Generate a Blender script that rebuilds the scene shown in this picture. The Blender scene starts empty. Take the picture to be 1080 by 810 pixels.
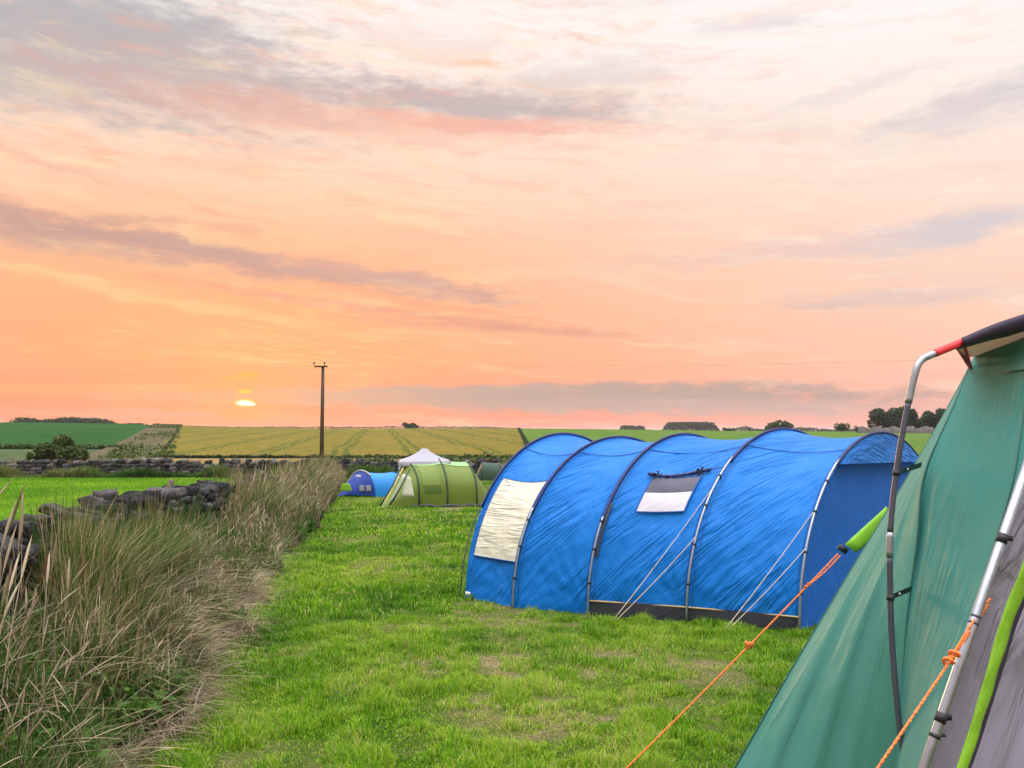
import bpy, math, random
import numpy as np
from mathutils import Vector, Matrix

R = math.radians
rng = np.random.default_rng(7)
random.seed(7)
scene = bpy.context.scene
COL = scene.collection

# ------------------------------------------------------------------ camera
FPX = 831.0
CAMZ = 1.9
PITCH = math.atan(50.0 / FPX)
cam_d = bpy.data.cameras.new("camera")
cam = bpy.data.objects.new("camera", cam_d)
COL.objects.link(cam)
cam.location = (0, 0, CAMZ)
cam.rotation_euler = (math.pi / 2 + PITCH, 0, 0)
cam_d.sensor_width = 36
cam_d.lens = 36 * FPX / 1080
cam_d.clip_end = 20000
cam_d.clip_start = 0.05
scene.camera = cam


def ray(px, py):
    v = Vector(((px - 540) / FPX, (405 - py) / FPX, -1))
    return Matrix.Rotation(math.pi / 2 + PITCH, 3, 'X') @ v


def at(px, py, Y):
    d = ray(px, py)
    s = Y / d.y
    return Vector((d.x * s, Y, CAMZ + d.z * s))


# ------------------------------------------------------------------ terrain
_KY = np.array([-400, 2, 8, 14, 29, 45, 62, 75, 150, 350, 430, 700, 9000.0])
_KZ = np.array([0.1, 0, -.06, -.28, -1.0, -1.4, -1.75, -1.55, -.35, 3.2, 2.6, -7, -14.0])


def sstep(a, b, x):
    t = np.clip((x - a) / (b - a), 0, 1)
    return t * t * (3 - 2 * t)


def hgt(x, y):
    x = np.asarray(x, float)
    y = np.asarray(y, float)
    k = 0
    for s, w in ((-1, .25), (0, .5), (1, .25)):
        yy = y + s * np.maximum(.8, np.abs(y) * .09)
        k = k + w * np.interp(yy, _KY, _KZ)
    far = sstep(120, 340, y)
    r = x / np.maximum(y, 1)
    k = k + far * (2.4 * sstep(-.22, -.62, r) - 1.4 * sstep(-.05, .32, r) + .25 * np.sin(x * .021) )
    near = 1 - sstep(40, 80, y)
    k = k + near * (.012 * np.sin(x * 1.9 + 1) * np.cos(y * 1.3) + .02 * np.sin(x * .6 + y * .4))
    return k


def hz(x, y):
    return float(hgt(x, y))


def ground(px, py, lo=1.0, hi=400.0):
    d = ray(px, py)
    prev = lo
    for i in range(1200):
        s = lo * (hi / lo) ** (i / 1199)
        p = d * (s / d.y)
        if CAMZ + p.z <= hz(p.x, p.y):
            a, b = prev, s
            for _ in range(30):
                m = (a + b) / 2
                q = d * (m / d.y)
                if CAMZ + q.z <= hz(q.x, q.y):
                    b = m
                else:
                    a = m
            q = d * (b / d.y)
            return Vector((q.x, q.y, hz(q.x, q.y)))
        prev = s
    raise ValueError((px, py))


# ------------------------------------------------------------------ numpy value noise
_T = rng.random((256, 256))


def vnoise(x, y):
    xi = np.floor(x).astype(int)
    yi = np.floor(y).astype(int)
    fx = x - xi
    fy = y - yi
    fx = fx * fx * (3 - 2 * fx)
    fy = fy * fy * (3 - 2 * fy)
    a = _T[xi % 256, yi % 256]
    b = _T[(xi + 1) % 256, yi % 256]
    c = _T[xi % 256, (yi + 1) % 256]
    d = _T[(xi + 1) % 256, (yi + 1) % 256]
    return (a * (1 - fx) + b * fx) * (1 - fy) + (c * (1 - fx) + d * fx) * fy


def fbm(x, y, o=4):
    s = 0
    a = .5
    for i in range(o):
        s = s + a * vnoise(x * 2 ** i + 17 * i, y * 2 ** i + 31 * i)
        a *= .5
    return s / (1 - .5 ** o)


# ------------------------------------------------------------------ objects
def tag(o, label=None, cat=None, group=None, kind=None):
    if label: o['label'] = label
    if cat: o['category'] = cat
    if group: o['group'] = group
    if kind: o['kind'] = kind
    return o


def thing(name, label, cat, loc=(0, 0, 0), group=None):
    o = bpy.data.objects.new(name, None)
    o.empty_display_size = .2
    COL.objects.link(o)
    o.location = loc
    return tag(o, label, cat, group)


def np_mesh(name, verts, faces_flat, loop_tot, mat, parent=None, smooth=False, attrs=None, uv=None):
    """verts Nx3 world coordinates; faces given flat with per-face vertex counts"""
    me = bpy.data.meshes.new(name)
    verts = np.asarray(verts, np.float32).reshape(-1, 3)
    if parent is not None:
        pl = parent
        off = np.zeros(3)
        while pl is not None:
            off += np.array(pl.location)
            pl = pl.parent
        verts = verts - off.astype(np.float32)
    ff = np.asarray(faces_flat, np.int32).ravel()
    lt = np.asarray(loop_tot, np.int32)
    if lt.ndim == 0:
        lt = np.full(len(ff) // int(lt), int(lt), np.int32)
    me.vertices.add(len(verts))
    me.vertices.foreach_set('co', verts.ravel())
    me.loops.add(len(ff))
    me.loops.foreach_set('vertex_index', ff)
    me.polygons.add(len(lt))
    st = np.concatenate(([0], np.cumsum(lt)[:-1])).astype(np.int32)
    me.polygons.foreach_set('loop_start', st)
    me.polygons.foreach_set('loop_total', lt)
    if smooth:
        me.polygons.foreach_set('use_smooth', np.ones(len(lt), bool))
    me.update(calc_edges=True)
    if attrs:
        for k, v in attrs.items():
            a = me.attributes.new(k, 'FLOAT', 'POINT')
            a.data.foreach_set('value', np.asarray(v, np.float32))
    if uv is not None:
        ul = me.uv_layers.new(name='UVMap')
        uvv = np.asarray(uv, np.float32)[ff]
        ul.data.foreach_set('uv', uvv.ravel())
    me.validate()
    if mat: me.materials.append(mat)
    o = bpy.data.objects.new(name, me)
    COL.objects.link(o)
    if parent is not None: o.parent = parent
    return o


def grid_faces(nu, nv, wrap_v=False):
    i = np.arange(nu - 1)[:, None]
    j = np.arange(nv if wrap_v else nv - 1)[None, :]
    a = i * nv + j
    b = i * nv + (j + 1) % nv
    return np.stack([a, (i + 1) * nv + j, (i + 1) * nv + (j + 1) % nv, b], -1).reshape(-1, 4)


class MB:
    def __init__(s):
        s.v = []
        s.f = []
        s.lt = []
        s.uv = []
        s.n = 0

    def add(s, v, f, uv=None):
        v = np.asarray(v, float).reshape(-1, 3)
        for q in f:
            s.f.extend([int(i) + s.n for i in q])
            s.lt.append(len(q))
        s.v.append(v)
        s.uv.append(np.zeros((len(v), 2)) if uv is None else np.asarray(uv, float).reshape(-1, 2))
        s.n += len(v)

    def grid(s, P, uv=None, wrap=False):
        P = np.asarray(P, float)
        s.add(P.reshape(-1, 3), grid_faces(P.shape[0], P.shape[1], wrap), uv)

    def tube(s, pts, r, seg=10, cap=True):
        pts = [Vector(p) for p in pts]
        n = len(pts)
        rr = r if hasattr(r, '__len__') else [r] * n
        t0 = (pts[1] - pts[0]).normalized()
        ref = Vector((0, 0, 1)) if abs(t0.z) < .9 else Vector((1, 0, 0))
        nrm = t0.cross(ref).normalized()
        P = []
        for i, p in enumerate(pts):
            t = (pts[min(i + 1, n - 1)] - pts[max(i - 1, 0)]).normalized()
            nrm = (nrm - t * nrm.dot(t)).normalized()
            b = t.cross(nrm)
            P.append([p + (nrm * math.cos(a) + b * math.sin(a)) * rr[i] for a in [k * 2 * math.pi / seg for k in range(seg)]])
        L = sum((pts[i + 1] - pts[i]).length for i in range(n - 1))
        acc = 0
        uv = []
        for i in range(n):
            if i: acc += (pts[i] - pts[i - 1]).length
            for k in range(seg): uv.append((k / seg, acc))
        base = s.n
        s.grid(P, uv, True)
        if cap:
            s.f.extend([base + k for k in range(seg)]); s.lt.append(seg)
            s.f.extend([base + (n - 1) * seg + seg - 1 - k for k in range(seg)]); s.lt.append(seg)

    def box(s, c, size, rot=None):
        c = Vector(c)
        v = []
        for x in (-.5, .5):
            for y in (-.5, .5):
                for z in (-.5, .5):
                    p = Vector((x * size[0], y * size[1], z * size[2]))
                    if rot is not None: p = rot @ p
                    v.append(c + p)
        s.add(v, [(0, 1, 3, 2), (4, 6, 7, 5), (0, 4, 5, 1), (2, 3, 7, 6), (0, 2, 6, 4), (1, 5, 7, 3)])

    def strip(s, pts, dirs, half, thick=0.0):
        """ribbon along pts, width direction dirs"""
        P = []
        for p, d in zip(pts, dirs):
            p = Vector(p); d = Vector(d).normalized()
            P.append([p - d * half, p, p + d * half])
        s.grid(P)

    def build(s, name, mat, parent=None, smooth=True, solid=0):
        o = np_mesh(name, np.concatenate(s.v), s.f, np.array(s.lt), mat, parent, smooth, uv=np.concatenate(s.uv))
        if solid:
            m = o.modifiers.new('solid', 'SOLIDIFY')
            m.thickness = solid
            m.offset = 0
        return o


# ------------------------------------------------------------------ materials
def srgb(r, g, b):
    f = lambda c: (c / 255 / 12.92) if c / 255 <= .04045 else ((c / 255 + .055) / 1.055) ** 2.4
    return (f(r), f(g), f(b), 1)


class NT:
    def __init__(s, tree):
        s.t = tree
        s.n = tree.nodes
        s.l = tree.links

    def new(s, typ, **kw):
        n = s.n.new(typ)
        for k, v in kw.items(): setattr(n, k, v)
        return n

    def put(s, sock, v):
        if isinstance(v, bpy.types.NodeSocket): s.l.new(v, sock)
        elif v is not None:
            if sock.type == 'RGBA' and len(v) == 3: v = (*v, 1)
            sock.default_value = v

    def math(s, op, a, b=None, c=None, clamp=False):
        n = s.new('ShaderNodeMath', operation=op, use_clamp=clamp)
        s.put(n.inputs[0], a)
        if b is not None: s.put(n.inputs[1], b)
        if c is not None: s.put(n.inputs[2], c)
        return n.outputs[0]

    def rng(s, v, a, b, c=0., d=1., typ='SMOOTHSTEP'):
        n = s.new('ShaderNodeMapRange', interpolation_type=typ)
        s.put(n.inputs[0], v)
        for i, k in enumerate((a, b, c, d)): n.inputs[i + 1].default_value = k
        return n.outputs[0]

    def mix(s, f, a, b, blend='MIX'):
        n = s.new('ShaderNodeMix', data_type='RGBA', blend_type=blend)
        s.put(n.inputs[0], f)
        s.put(n.inputs[6], a)
        s.put(n.inputs[7], b)
        return n.outputs[2]

    def noise(s, vec, scale, detail=4, rough=.55, dist=0, dim='3D'):
        n = s.new('ShaderNodeTexNoise', noise_dimensions=dim)
        if vec is not None: s.put(n.inputs['Vector'], vec)
        n.inputs['Scale'].default_value = scale
        n.inputs['Detail'].default_value = detail
        n.inputs['Roughness'].default_value = rough
        n.inputs['Distortion'].default_value = dist
        return n.outputs[0]

    def mapping(s, vec, loc=(0, 0, 0), rot=(0, 0, 0), sc=(1, 1, 1), typ='POINT'):
        if typ == 'POINT' and any(rot):
            vec = s.mapping(vec, rot=(0, 0, 0), typ='ROTONLY_' + str(rot[2]))
            rot = (0, 0, 0)
        if typ.startswith('ROTONLY_'):
            rot = (0, 0, float(typ[8:])); typ = 'POINT'
        n = s.new('ShaderNodeMapping', vector_type=typ)
        s.put(n.inputs[0], vec)
        n.inputs[1].default_value = loc
        n.inputs[2].default_value = rot
        n.inputs[3].default_value = sc
        return n.outputs[0]

    def ramp(s, v, stops, interp='LINEAR'):
        n = s.new('ShaderNodeValToRGB')
        s.put(n.inputs[0], v)
        r = n.color_ramp
        r.interpolation = interp
        while len(r.elements) < len(stops): r.elements.new(.5)
        for e, (p, c) in zip(r.elements, stops):
            e.position = p
            e.color = c if len(c) == 4 else (*c, 1)
        return n.outputs[0]

    def attr(s, name):
        n = s.new('ShaderNodeAttribute', attribute_name=name)
        return n

    def bump(s, h, strength=.3, dist=.02, normal=None):
        n = s.new('ShaderNodeBump')
        s.put(n.inputs['Height'], h)
        n.inputs['Strength'].default_value = strength
        n.inputs['Distance'].default_value = dist
        if normal is not None: s.put(n.inputs['Normal'], normal)
        return n.outputs[0]


def material(name):
    m = bpy.data.materials.new(name)
    m.use_nodes = True
    t = NT(m.node_tree)
    t.n.clear()
    return m, t


def surf(t, color, rough=.6, normal=None, metallic=0., spec=.5, transl=0., tcol=None, sheen=0):
    out = t.new('ShaderNodeOutputMaterial')
    b = t.new('ShaderNodeBsdfPrincipled')
    t.put(b.inputs['Base Color'], color)
    t.put(b.inputs['Roughness'], rough)
    b.inputs['Metallic'].default_value = metallic
    b.inputs['Specular IOR Level'].default_value = spec
    b.inputs['Sheen Weight'].default_value = sheen
    if normal is not None: t.put(b.inputs['Normal'], normal)
    if transl:
        tr = t.new('ShaderNodeBsdfTranslucent')
        t.put(tr.inputs[0], tcol if tcol is not None else color)
        if normal is not None: t.put(tr.inputs['Normal'], normal)
        mx = t.new('ShaderNodeMixShader')
        mx.inputs[0].default_value = transl
        t.l.new(b.outputs[0], mx.inputs[1])
        t.l.new(tr.outputs[0], mx.inputs[2])
        t.l.new(mx.outputs[0], out.inputs[0])
    else:
        t.l.new(b.outputs[0], out.inputs[0])


def tc(t, o='Object'):
    return t.new('ShaderNodeTexCoord').outputs[o]


def pos(t):
    return t.new('ShaderNodeNewGeometry').outputs['Position']


def plain(name, col, rough=.6, metallic=0., spec=.5, var=.15, scale=8., bump=.0, transl=0):
    m, t = material(name)
    n = t.noise(pos(t), scale, 5, .6)
    c = t.mix(t.rng(n, .3, .7), [k * (1 - var) for k in col[:3]], [min(1, k * (1 + var)) for k in col[:3]])
    nm = t.bump(n, bump, .01) if bump else None
    surf(t, c, rough, nm, metallic, spec, transl)
    return m


def fabric(name, col, transl=.2, rough=.5, ang=.6, wr=.5, spec=.35, wscale=1., fold=.02):
    """tent cloth: two families of stretched creases, faint dirt, weave; UV in metres"""
    m, t = material(name)
    uv = tc(t, 'UV')
    a = t.noise(t.mapping(uv, rot=(0, 0, -ang), sc=(.5 * wscale, 4.5 * wscale, 1)), 1.3, 2, .45, .5)
    b = t.noise(t.mapping(uv, rot=(0, 0, -ang - .3), sc=(.8 * wscale, 8 * wscale, 1)), 1.1, 3, .5, .8)
    mask = t.rng(t.noise(uv, 1.1, 3), .38, .62)
    c2 = t.noise(t.mapping(uv, rot=(0, 0, 1.0), sc=(.7 * wscale, 5 * wscale, 1)), 1.0, 3, .5, 1.0)
    ridge = t.math('SUBTRACT', 1., t.math('ABSOLUTE', t.math('SUBTRACT', t.math('MULTIPLY', b, 2), 1.)))
    ridge = t.math('POWER', ridge, 3.)
    m2 = t.rng(t.noise(t.mapping(uv, loc=(5, 3, 0)), .9, 2), .4, .62, .12, 1.)
    h = t.math('ADD', t.math('MULTIPLY', t.math('MULTIPLY', a, m2), .9), t.math('MULTIPLY', t.math('MULTIPLY', ridge, mask), .6))
    h = t.math('ADD', h, t.math('MULTIPLY', c2, .35))
    nm = t.bump(h, wr, fold)
    dirt = t.noise(uv, 5, 6, .7)
    weave = t.noise(uv, 180, 2, .5)
    f = t.math('ADD', t.rng(dirt, .35, .75, 0, .14), t.rng(weave, .3, .7, 0, .08))
    col3 = t.mix(f, col, [min(1, k * .72 + .03) for k in col[:3]])
    surf(t, col3, t.rng(dirt, .3, .7, rough - .05, rough + .12), nm, 0, spec, transl, sheen=.05)
    return m


M = {}
M['blue'] = fabric('blue_polyester', (.0, .185, .64), .2, .45, .5, .85, spec=.2, fold=.055)
M['blue_dark'] = fabric('blue_inner_polyester', (.0, .14, .6), .15, .5, .5, .4, spec=.15, fold=.04)
M['navy'] = plain('navy_sleeve', (.006, .012, .09), .6, var=.3)
M['cream'] = fabric('cream_curtain', (.72, .68, .52), .15, .6, -.3, .9, wscale=1.1, fold=.05)
M['curtain_grey'] = fabric('grey_curtain', (.58, .56, .6), .1, .6, .3, .4)
M['mesh_dark'] = plain('dark_mesh', (.05, .05, .085), .55)
M['black'] = plain('black_webbing', (.012, .012, .015), .55)
M['skirt'] = fabric('charcoal_groundsheet', (.035, .036, .05), 0, .5, .2, .8)
M['piping'] = plain('tan_piping', (.62, .42, .2), .7)
M['steel'] = plain('steel_pole', (.34, .36, .41), .36, .75, var=.1, scale=30)
M['steel_dark'] = plain('grey_fibre_pole', (.07, .075, .1), .42, .2)
M['white'] = plain('white_print', (.8, .8, .8), .6, var=.03)
M['rope'] = plain('pale_cord', (.6, .5, .36), .8, scale=60)
M['orange'] = plain('orange_cord', (.9, .2, .035), .65, scale=90, var=.3, bump=.5)
M['red'] = plain('red_webbing', (.7, .02, .03), .6)
M['lime'] = fabric('lime_fabric', (.27, .56, .03), .15, .5, 0, .3)
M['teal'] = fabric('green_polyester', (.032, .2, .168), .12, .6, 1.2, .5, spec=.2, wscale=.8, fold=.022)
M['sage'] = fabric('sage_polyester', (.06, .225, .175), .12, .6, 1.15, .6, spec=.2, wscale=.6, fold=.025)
M['greydoor'] = fabric('grey_lilac_cotton', (.31, .29, .37), .1, .7, 1.2, 1., spec=.2, wscale=1.4, fold=.04)
M['purple'] = fabric('dark_purple_flap', (.035, .02, .05), .05, .7, 0, .6)
M['tan'] = fabric('tan_flap', (.62, .4, .26), .1, .7, 0, .4)
M['olive'] = fabric('olive_polyester', (.15, .22, .02), .2, .5, 1.0, .4)
M['olive_pale'] = fabric('pale_green_polyester', (.3, .52, .22), .2, .45, .2, .3)
M['olive_dark'] = fabric('olive_mesh', (.07, .13, .012), .1, .6, .2, .3)
M['clear'] = fabric('clear_plastic_window', (.55, .58, .45), .1, .3, 0, .3)
M['gazebo'] = fabric('white_canopy', (.38, .37, .43), .15, .6, .2, .3)
M['darkgreen'] = fabric('dark_green_polyester', (.02, .06, .035), .1, .55, .2, .3)
M['wood'] = plain('weathered_wood', (.10, .075, .055), .85, var=.4, scale=20, bump=.4)
M['polewood'] = plain('creosoted_wood', (.075, .045, .03), .85, var=.35, scale=6, bump=.2)
M['porcelain'] = plain('brown_porcelain', (.09, .05, .04), .3)
M['wire'] = plain('aluminium_wire', (.12, .11, .11), .5, .5)

# lawn ground
def lawn_material():
    m, t = material('lawn_soil')
    p = pos(t)
    bare = t.attr('bare').outputs['Fac']
    n1 = t.noise(p, .45, 4, .6)
    n2 = t.noise(p, 3.2, 5, .65)
    n3 = t.noise(p, 38, 4, .7)
    g = t.mix(t.rng(n1, .3, .7), (.04, .11, .004), (.10, .19, .008))
    g = t.mix(t.rng(n2, .35, .7, 0, .75), g, (.035, .11, .008))
    soil = t.mix(t.rng(n3, .3, .7), (.10, .075, .035), (.40, .31, .17))
    f = t.math('ADD', bare, t.rng(n2, .5, .75, 0, .3), clamp=True)
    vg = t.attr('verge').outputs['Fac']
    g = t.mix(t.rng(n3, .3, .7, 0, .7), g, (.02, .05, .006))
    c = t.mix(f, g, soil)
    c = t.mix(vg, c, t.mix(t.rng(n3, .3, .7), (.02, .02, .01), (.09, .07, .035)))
    h = t.math('ADD', t.math('MULTIPLY', n3, .5), n2)
    surf(t, c, .9, t.bump(h, 1., .08), 0, .0)
    return m


def grass_material(name, cols, transl=.35, rough=.55):
    """tint attribute picks the blade colour along a ramp; root to tip runs via 'tip'"""
    m, t = material(name)
    tint = t.attr('tint').outputs['Fac']
    k = len(cols) - 1
    c = t.ramp(tint, [(i / k, q) for i, q in enumerate(cols)])
    surf(t, c, rough, None, 0, .25, transl)
    return m


M['lawn'] = lawn_material()
M['blade'] = grass_material('lawn_blade', [(.035, .13, .003), (.10, .28, .004), (.2, .42, .006), (.34, .5, .02), (.52, .44, .2)])
M['verge_blade'] = grass_material('verge_blade', [(.02, .06, .006), (.06, .15, .014), (.13, .17, .04), (.27, .235, .1), (.52, .43, .23)], .25)
M['dry_blade'] = grass_material('dry_blade', [(.035, .025, .018), (.10, .062, .038), (.21, .155, .10), (.36, .28, .18), (.58, .48, .33)], .2)


M['dock'] = grass_material('dock_seed', [(.07, .028, .014), (.2, .085, .04), (.3, .15, .08)], .1)


def field_material(name, a, b, c=None, rows=None, s=.06, rough=.9):
    m, t = material(name)
    p = pos(t)
    n1 = t.noise(t.mapping(p, sc=(1, .5, 1)), s, 6, .65)
    n2 = t.noise(p, .9, 6, .75)
    col = t.mix(t.rng(n1, .3, .7), a, b)
    col = t.mix(t.rng(n2, .35, .7, 0, .7), col, [k * .5 for k in b])
    if c: col = t.mix(t.rng(t.noise(p, .3, 4, .65, 1.), .5, .7, 0, .8), col, c)
    if rows:
        sx, spacing, dark = rows
        sep = t.new('ShaderNodeSeparateXYZ')
        t.put(sep.inputs[0], p)
        w = t.math('MULTIPLY', t.math('SUBTRACT', t.noise(p, .05, 3), .5), 3.5)
        u = t.math('ADD', t.math('SUBTRACT', sep.outputs[0], t.math('MULTIPLY', sep.outputs[1], sx)), w)
        fr = t.math('FRACT', t.math('DIVIDE', u, spacing))
        d1 = t.math('ABSOLUTE', t.math('SUBTRACT', fr, .42))
        d2 = t.math('ABSOLUTE', t.math('SUBTRACT', fr, .58))
        l = t.math('MINIMUM', d1, d2)
        l = t.rng(l, .02, .06, 1, 0)
        l = t.math('MULTIPLY', l, t.rng(t.noise(p, .15, 3), .3, .5, .35, 1.))
        col = t.mix(l, col, dark)
    surf(t, col, 1., t.bump(n2, .6, .15), 0, .0)
    return m


M['far_green'] = field_material('far_pasture', (.02, .07, .02), (.035, .095, .026))
M['dull_green'] = field_material('rough_pasture', (.045, .085, .035), (.075, .11, .05), (.12, .11, .06))
M['scrub'] = field_material('dry_scrub', (.17, .13, .085), (.085, .085, .045), (.03, .04, .02), s=.25)
M['crop'] = field_material('ripening_crop', (.205, .155, .034), (.15, .132, .032), rows=(-.17, 9.5, (.075, .09, .022)))
M['stubble'] = field_material('tan_stubble', (.3, .2, .08), (.22, .165, .07))
M['meadow'] = field_material('neighbour_meadow', (.05, .135, .006), (.085, .17, .012), s=.12)
M['right_green'] = field_material('light_pasture', (.075, .15, .025), (.11, .17, .04))
M['track'] = field_material('dry_track', (.4, .3, .2), (.33, .26, .18))


def stone_material():
    m, t = material('dry_stone')
    p = pos(t)
    tint = t.attr('tint').outputs['Fac']
    c = t.ramp(tint, [(0, (.018, .018, .024)), (.4, (.042, .04, .05)), (.75, (.09, .084, .092)), (1, (.22, .2, .19))])
    n = t.noise(p, 9, 6, .7)
    c = t.mix(t.rng(n, .54, .68, 0, .6), c, (.26, .26, .22))
    c = t.mix(t.rng(t.noise(p, 4, 5, .7), .52, .66, 0, .75), c, (.07, .095, .03))
    surf(t, c, .95, t.bump(t.math('ADD', t.noise(p, 26, 6, .75), t.math('MULTIPLY', t.noise(p, 7, 3, .6), 1.5)), 1., .05), 0, .1)
    return m


M['stone'] = stone_material()


def leaf_material(name, a, b, transl=.2):
    m, t = material(name)
    tint = t.attr('tint').outputs['Fac']
    c = t.ramp(tint, [(0, a), (1, b)])
    surf(t, c, .6, None, 0, .2, transl)
    return m


M['leaf_dark'] = leaf_material('dark_foliage', (.012, .03, .012), (.04, .075, .022))
M['leaf_mid'] = leaf_material('hawthorn_foliage', (.018, .045, .008), (.09, .13, .02))
M['leaf_nettle'] = leaf_material('nettle_foliage', (.03, .09, .012), (.11, .21, .03), .3)
M['bark'] = plain('bark', (.05, .04, .03), .9)

# ------------------------------------------------------------------ lines of the place
def edgeX(y): return -1.22 - .19 * y     # lawn / verge edge
def wallX(y): return -2.62 - .19 * y     # middle of the dry stone wall


# blue tent footprint pieces are needed by the lawn
P_DIR = Vector((.70, .714, 0)).normalized()
TENT_N = [ground(*q) for q in ((491, 630), (543, 641), (622, 648), (726, 656), (845, 667))]

# ------------------------------------------------------------------ ground sheet
def bare_f(x, y):
    b = np.zeros_like(x)
    for px, py, r, s in ((560, 700, .55, .8), (610, 772, .3, .95), (700, 745, .35, .7), (500, 655, .5, .45), (640, 700, .6, .5),
                         (690, 690, .35, .5), (470, 700, .4, .5), (520, 740, .4, .55), (760, 720, .4, .45), (540, 610, .7, .35), (380, 720, .3, .35),
                         (430, 660, .5, .3), (660, 790, .4, .6), (280, 690, .3, .5)):
        g = ground(px, py)
        d2 = ((x - g.x) / (r * 1.5)) ** 2 + ((y - g.y) / r) ** 2
        b = b + s * np.exp(-d2)
    n = fbm(x * 3.1 + 40, y * 3.1 + 40, 4)
    b = b * (sstep(.42, .66, n) * .9 + .25) * (.35 + 1.0 * sstep(.4, .6, fbm(x * 11 + 4, y * 11, 3)))
    n2 = fbm(x * .9 + 9, y * .9 + 5, 4)
    b = b + .5 * sstep(.54, .7, n2) + .35 * sstep(.6, .75, fbm(x * 4.5 + 90, y * 4.5, 3))
    return np.clip(b * .8, 0, .85)


ys = np.concatenate([np.linspace(-60, 2, 20, endpoint=False), np.linspace(2, 14, 110, endpoint=False),
                     np.geomspace(14, 9000, 170)])
xh = np.concatenate([np.linspace(0, 7, 56, endpoint=False), np.geomspace(7, 6000, 75)])
xs = np.concatenate([-xh[:0:-1], xh])
GX, GY = np.meshgrid(xs, ys, indexing='ij')
GZ = hgt(GX, GY)
gv = np.stack([GX, GY, GZ], -1).reshape(-1, 3)
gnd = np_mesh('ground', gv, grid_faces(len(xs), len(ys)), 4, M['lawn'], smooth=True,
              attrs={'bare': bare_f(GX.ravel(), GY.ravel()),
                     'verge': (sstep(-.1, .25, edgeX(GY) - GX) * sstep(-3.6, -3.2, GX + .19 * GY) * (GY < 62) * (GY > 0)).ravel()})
tag(gnd, 'mown campsite meadow with brown worn patches and rolling farmland behind', 'ground', kind='structure')


def sheet(name, c, nu, nv, dz, mat, label=None, cat='field'):
    """c: four xy corners (near-left, near-right, far-right, far-left) draped on the terrain"""
    u = np.linspace(0, 1, nu)[:, None, None]
    v = np.linspace(0, 1, nv)[None, :, None]
    c = [np.array(q[:2], float) for q in c]
    P = (c[0] * (1 - u) + c[1] * u) * (1 - v) + (c[3] * (1 - u) + c[2] * u) * v
    Z = hgt(P[..., 0], P[..., 1]) + dz
    V = np.concatenate([P, Z[..., None]], -1)
    o = np_mesh(name, V.reshape(-1, 3), grid_faces(nu, nv), 4, mat, smooth=True)
    return tag(o, label, cat, kind='structure')


def rx(px, Y):  # x at pixel column for distance Y
    return (px - 540) / FPX * Y


# neighbouring meadow behind the dry stone wall
sheet('meadow', [(-60, 6), (wallX(6) - .2, 6), (wallX(61) - .2, 61), (-75, 61)], 60, 60, .02, M['meadow'], 'smooth bright green neighbouring meadow behind the dry stone wall')
YC = 345
sheet('rough_pasture_field', [(rx(-420, 66), 66), (rx(190, 66), 66), (rx(150, 150), 150), (rx(-300, 150), 150)], 30, 20, .12, M['dull_green'], 'dull rough pasture below the dark green field')
sheet('far_green_field', [(rx(-420, 118), 118), (rx(132, 118), 118), (rx(163, YC), YC), (rx(-300, YC), YC)], 40, 30, .25, M['far_green'], 'dark green field on the left skyline')
sheet('scrub_strip', [(rx(60, 68), 68), (rx(182, 68), 68), (rx(193, YC + 5), YC + 5), (rx(163, YC + 5), YC + 5)], 14, 40, .4, M['scrub'], 'brown scrubby strip between the green and the yellow field')
sheet('crop_field', [(rx(160, 88), 88), (rx(560, 88), 88), (rx(545, YC), YC), (rx(191, YC), YC)], 60, 40, .5, M['crop'], 'ripening yellow crop field with tractor lines')
sheet('stubble_field', [(rx(170, 67), 67), (rx(760, 67), 67), (rx(720, 86), 86), (rx(170, 86), 86)], 40, 10, .35, M['stubble'], 'tan strip below the crop field')
sheet('light_green_field', [(rx(566, 90), 90), (rx(1500, 90), 90), (rx(1300, YC), YC), (rx(549, YC), YC)], 50, 40, .3, M['right_green'], 'light green field on the right skyline')


# ------------------------------------------------------------------ blades
def blades(name, base, h, w, lean, mat, nseg=2, tint=None, droop=.5, az=None, parent=None, lowx=None):
    """base Nx3, h heights, w widths, lean = sideways reach as fraction of h"""
    n = len(base)
    if az is None: az = rng.random(n) * 2 * np.pi
    dirx, diry = np.cos(az), np.sin(az)
    fa = az + np.pi / 2 + rng.normal(0, .7, n)
    sx, sy = np.cos(fa), np.sin(fa)
    V = []
    tk = np.linspace(0, 1, nseg + 1)
    nv = 2 * nseg + 1
    V = np.zeros((n, nv, 3), np.float32)
    for i, tt in enumerate(tk):
        reach = lean * h * tt ** 1.8
        zz = h * (tt - droop * lean * tt ** 2.6)
        cx = base[:, 0] + dirx * reach
        cy = base[:, 1] + diry * reach
        cz = base[:, 2] + zz
        if i < nseg:
            ww = w * .5 * (1 - .55 * tt)
            V[:, 2 * i] = np.stack([cx - sx * ww, cy - sy * ww, cz], -1)
            V[:, 2 * i + 1] = np.stack([cx + sx * ww, cy + sy * ww, cz], -1)
        else:
            V[:, 2 * nseg] = np.stack([cx, cy, cz], -1)
    off = (np.arange(n) * nv)[:, None]
    fl = []
    parts = []
    for i in range(nseg - 1):
        parts.append(np.array([2 * i, 2 * i + 1, 2 * i + 3, 2 * i + 2])[None, :] + off)
    quads = np.stack(parts, 1).reshape(-1, 4) if parts else np.zeros((0, 4), int)
    tri = np.array([2 * nseg - 2, 2 * nseg - 1, 2 * nseg])[None, :] + off
    flat = np.concatenate([quads.ravel(), tri.ravel()])
    lt = np.concatenate([np.full(len(quads), 4), np.full(len(tri), 3)])
    if tint is None: tint = rng.random(n)
    return np_mesh(name, V.reshape(-1, 3), flat, lt, mat, parent, attrs={'tint': np.repeat(tint, nv)})


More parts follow.
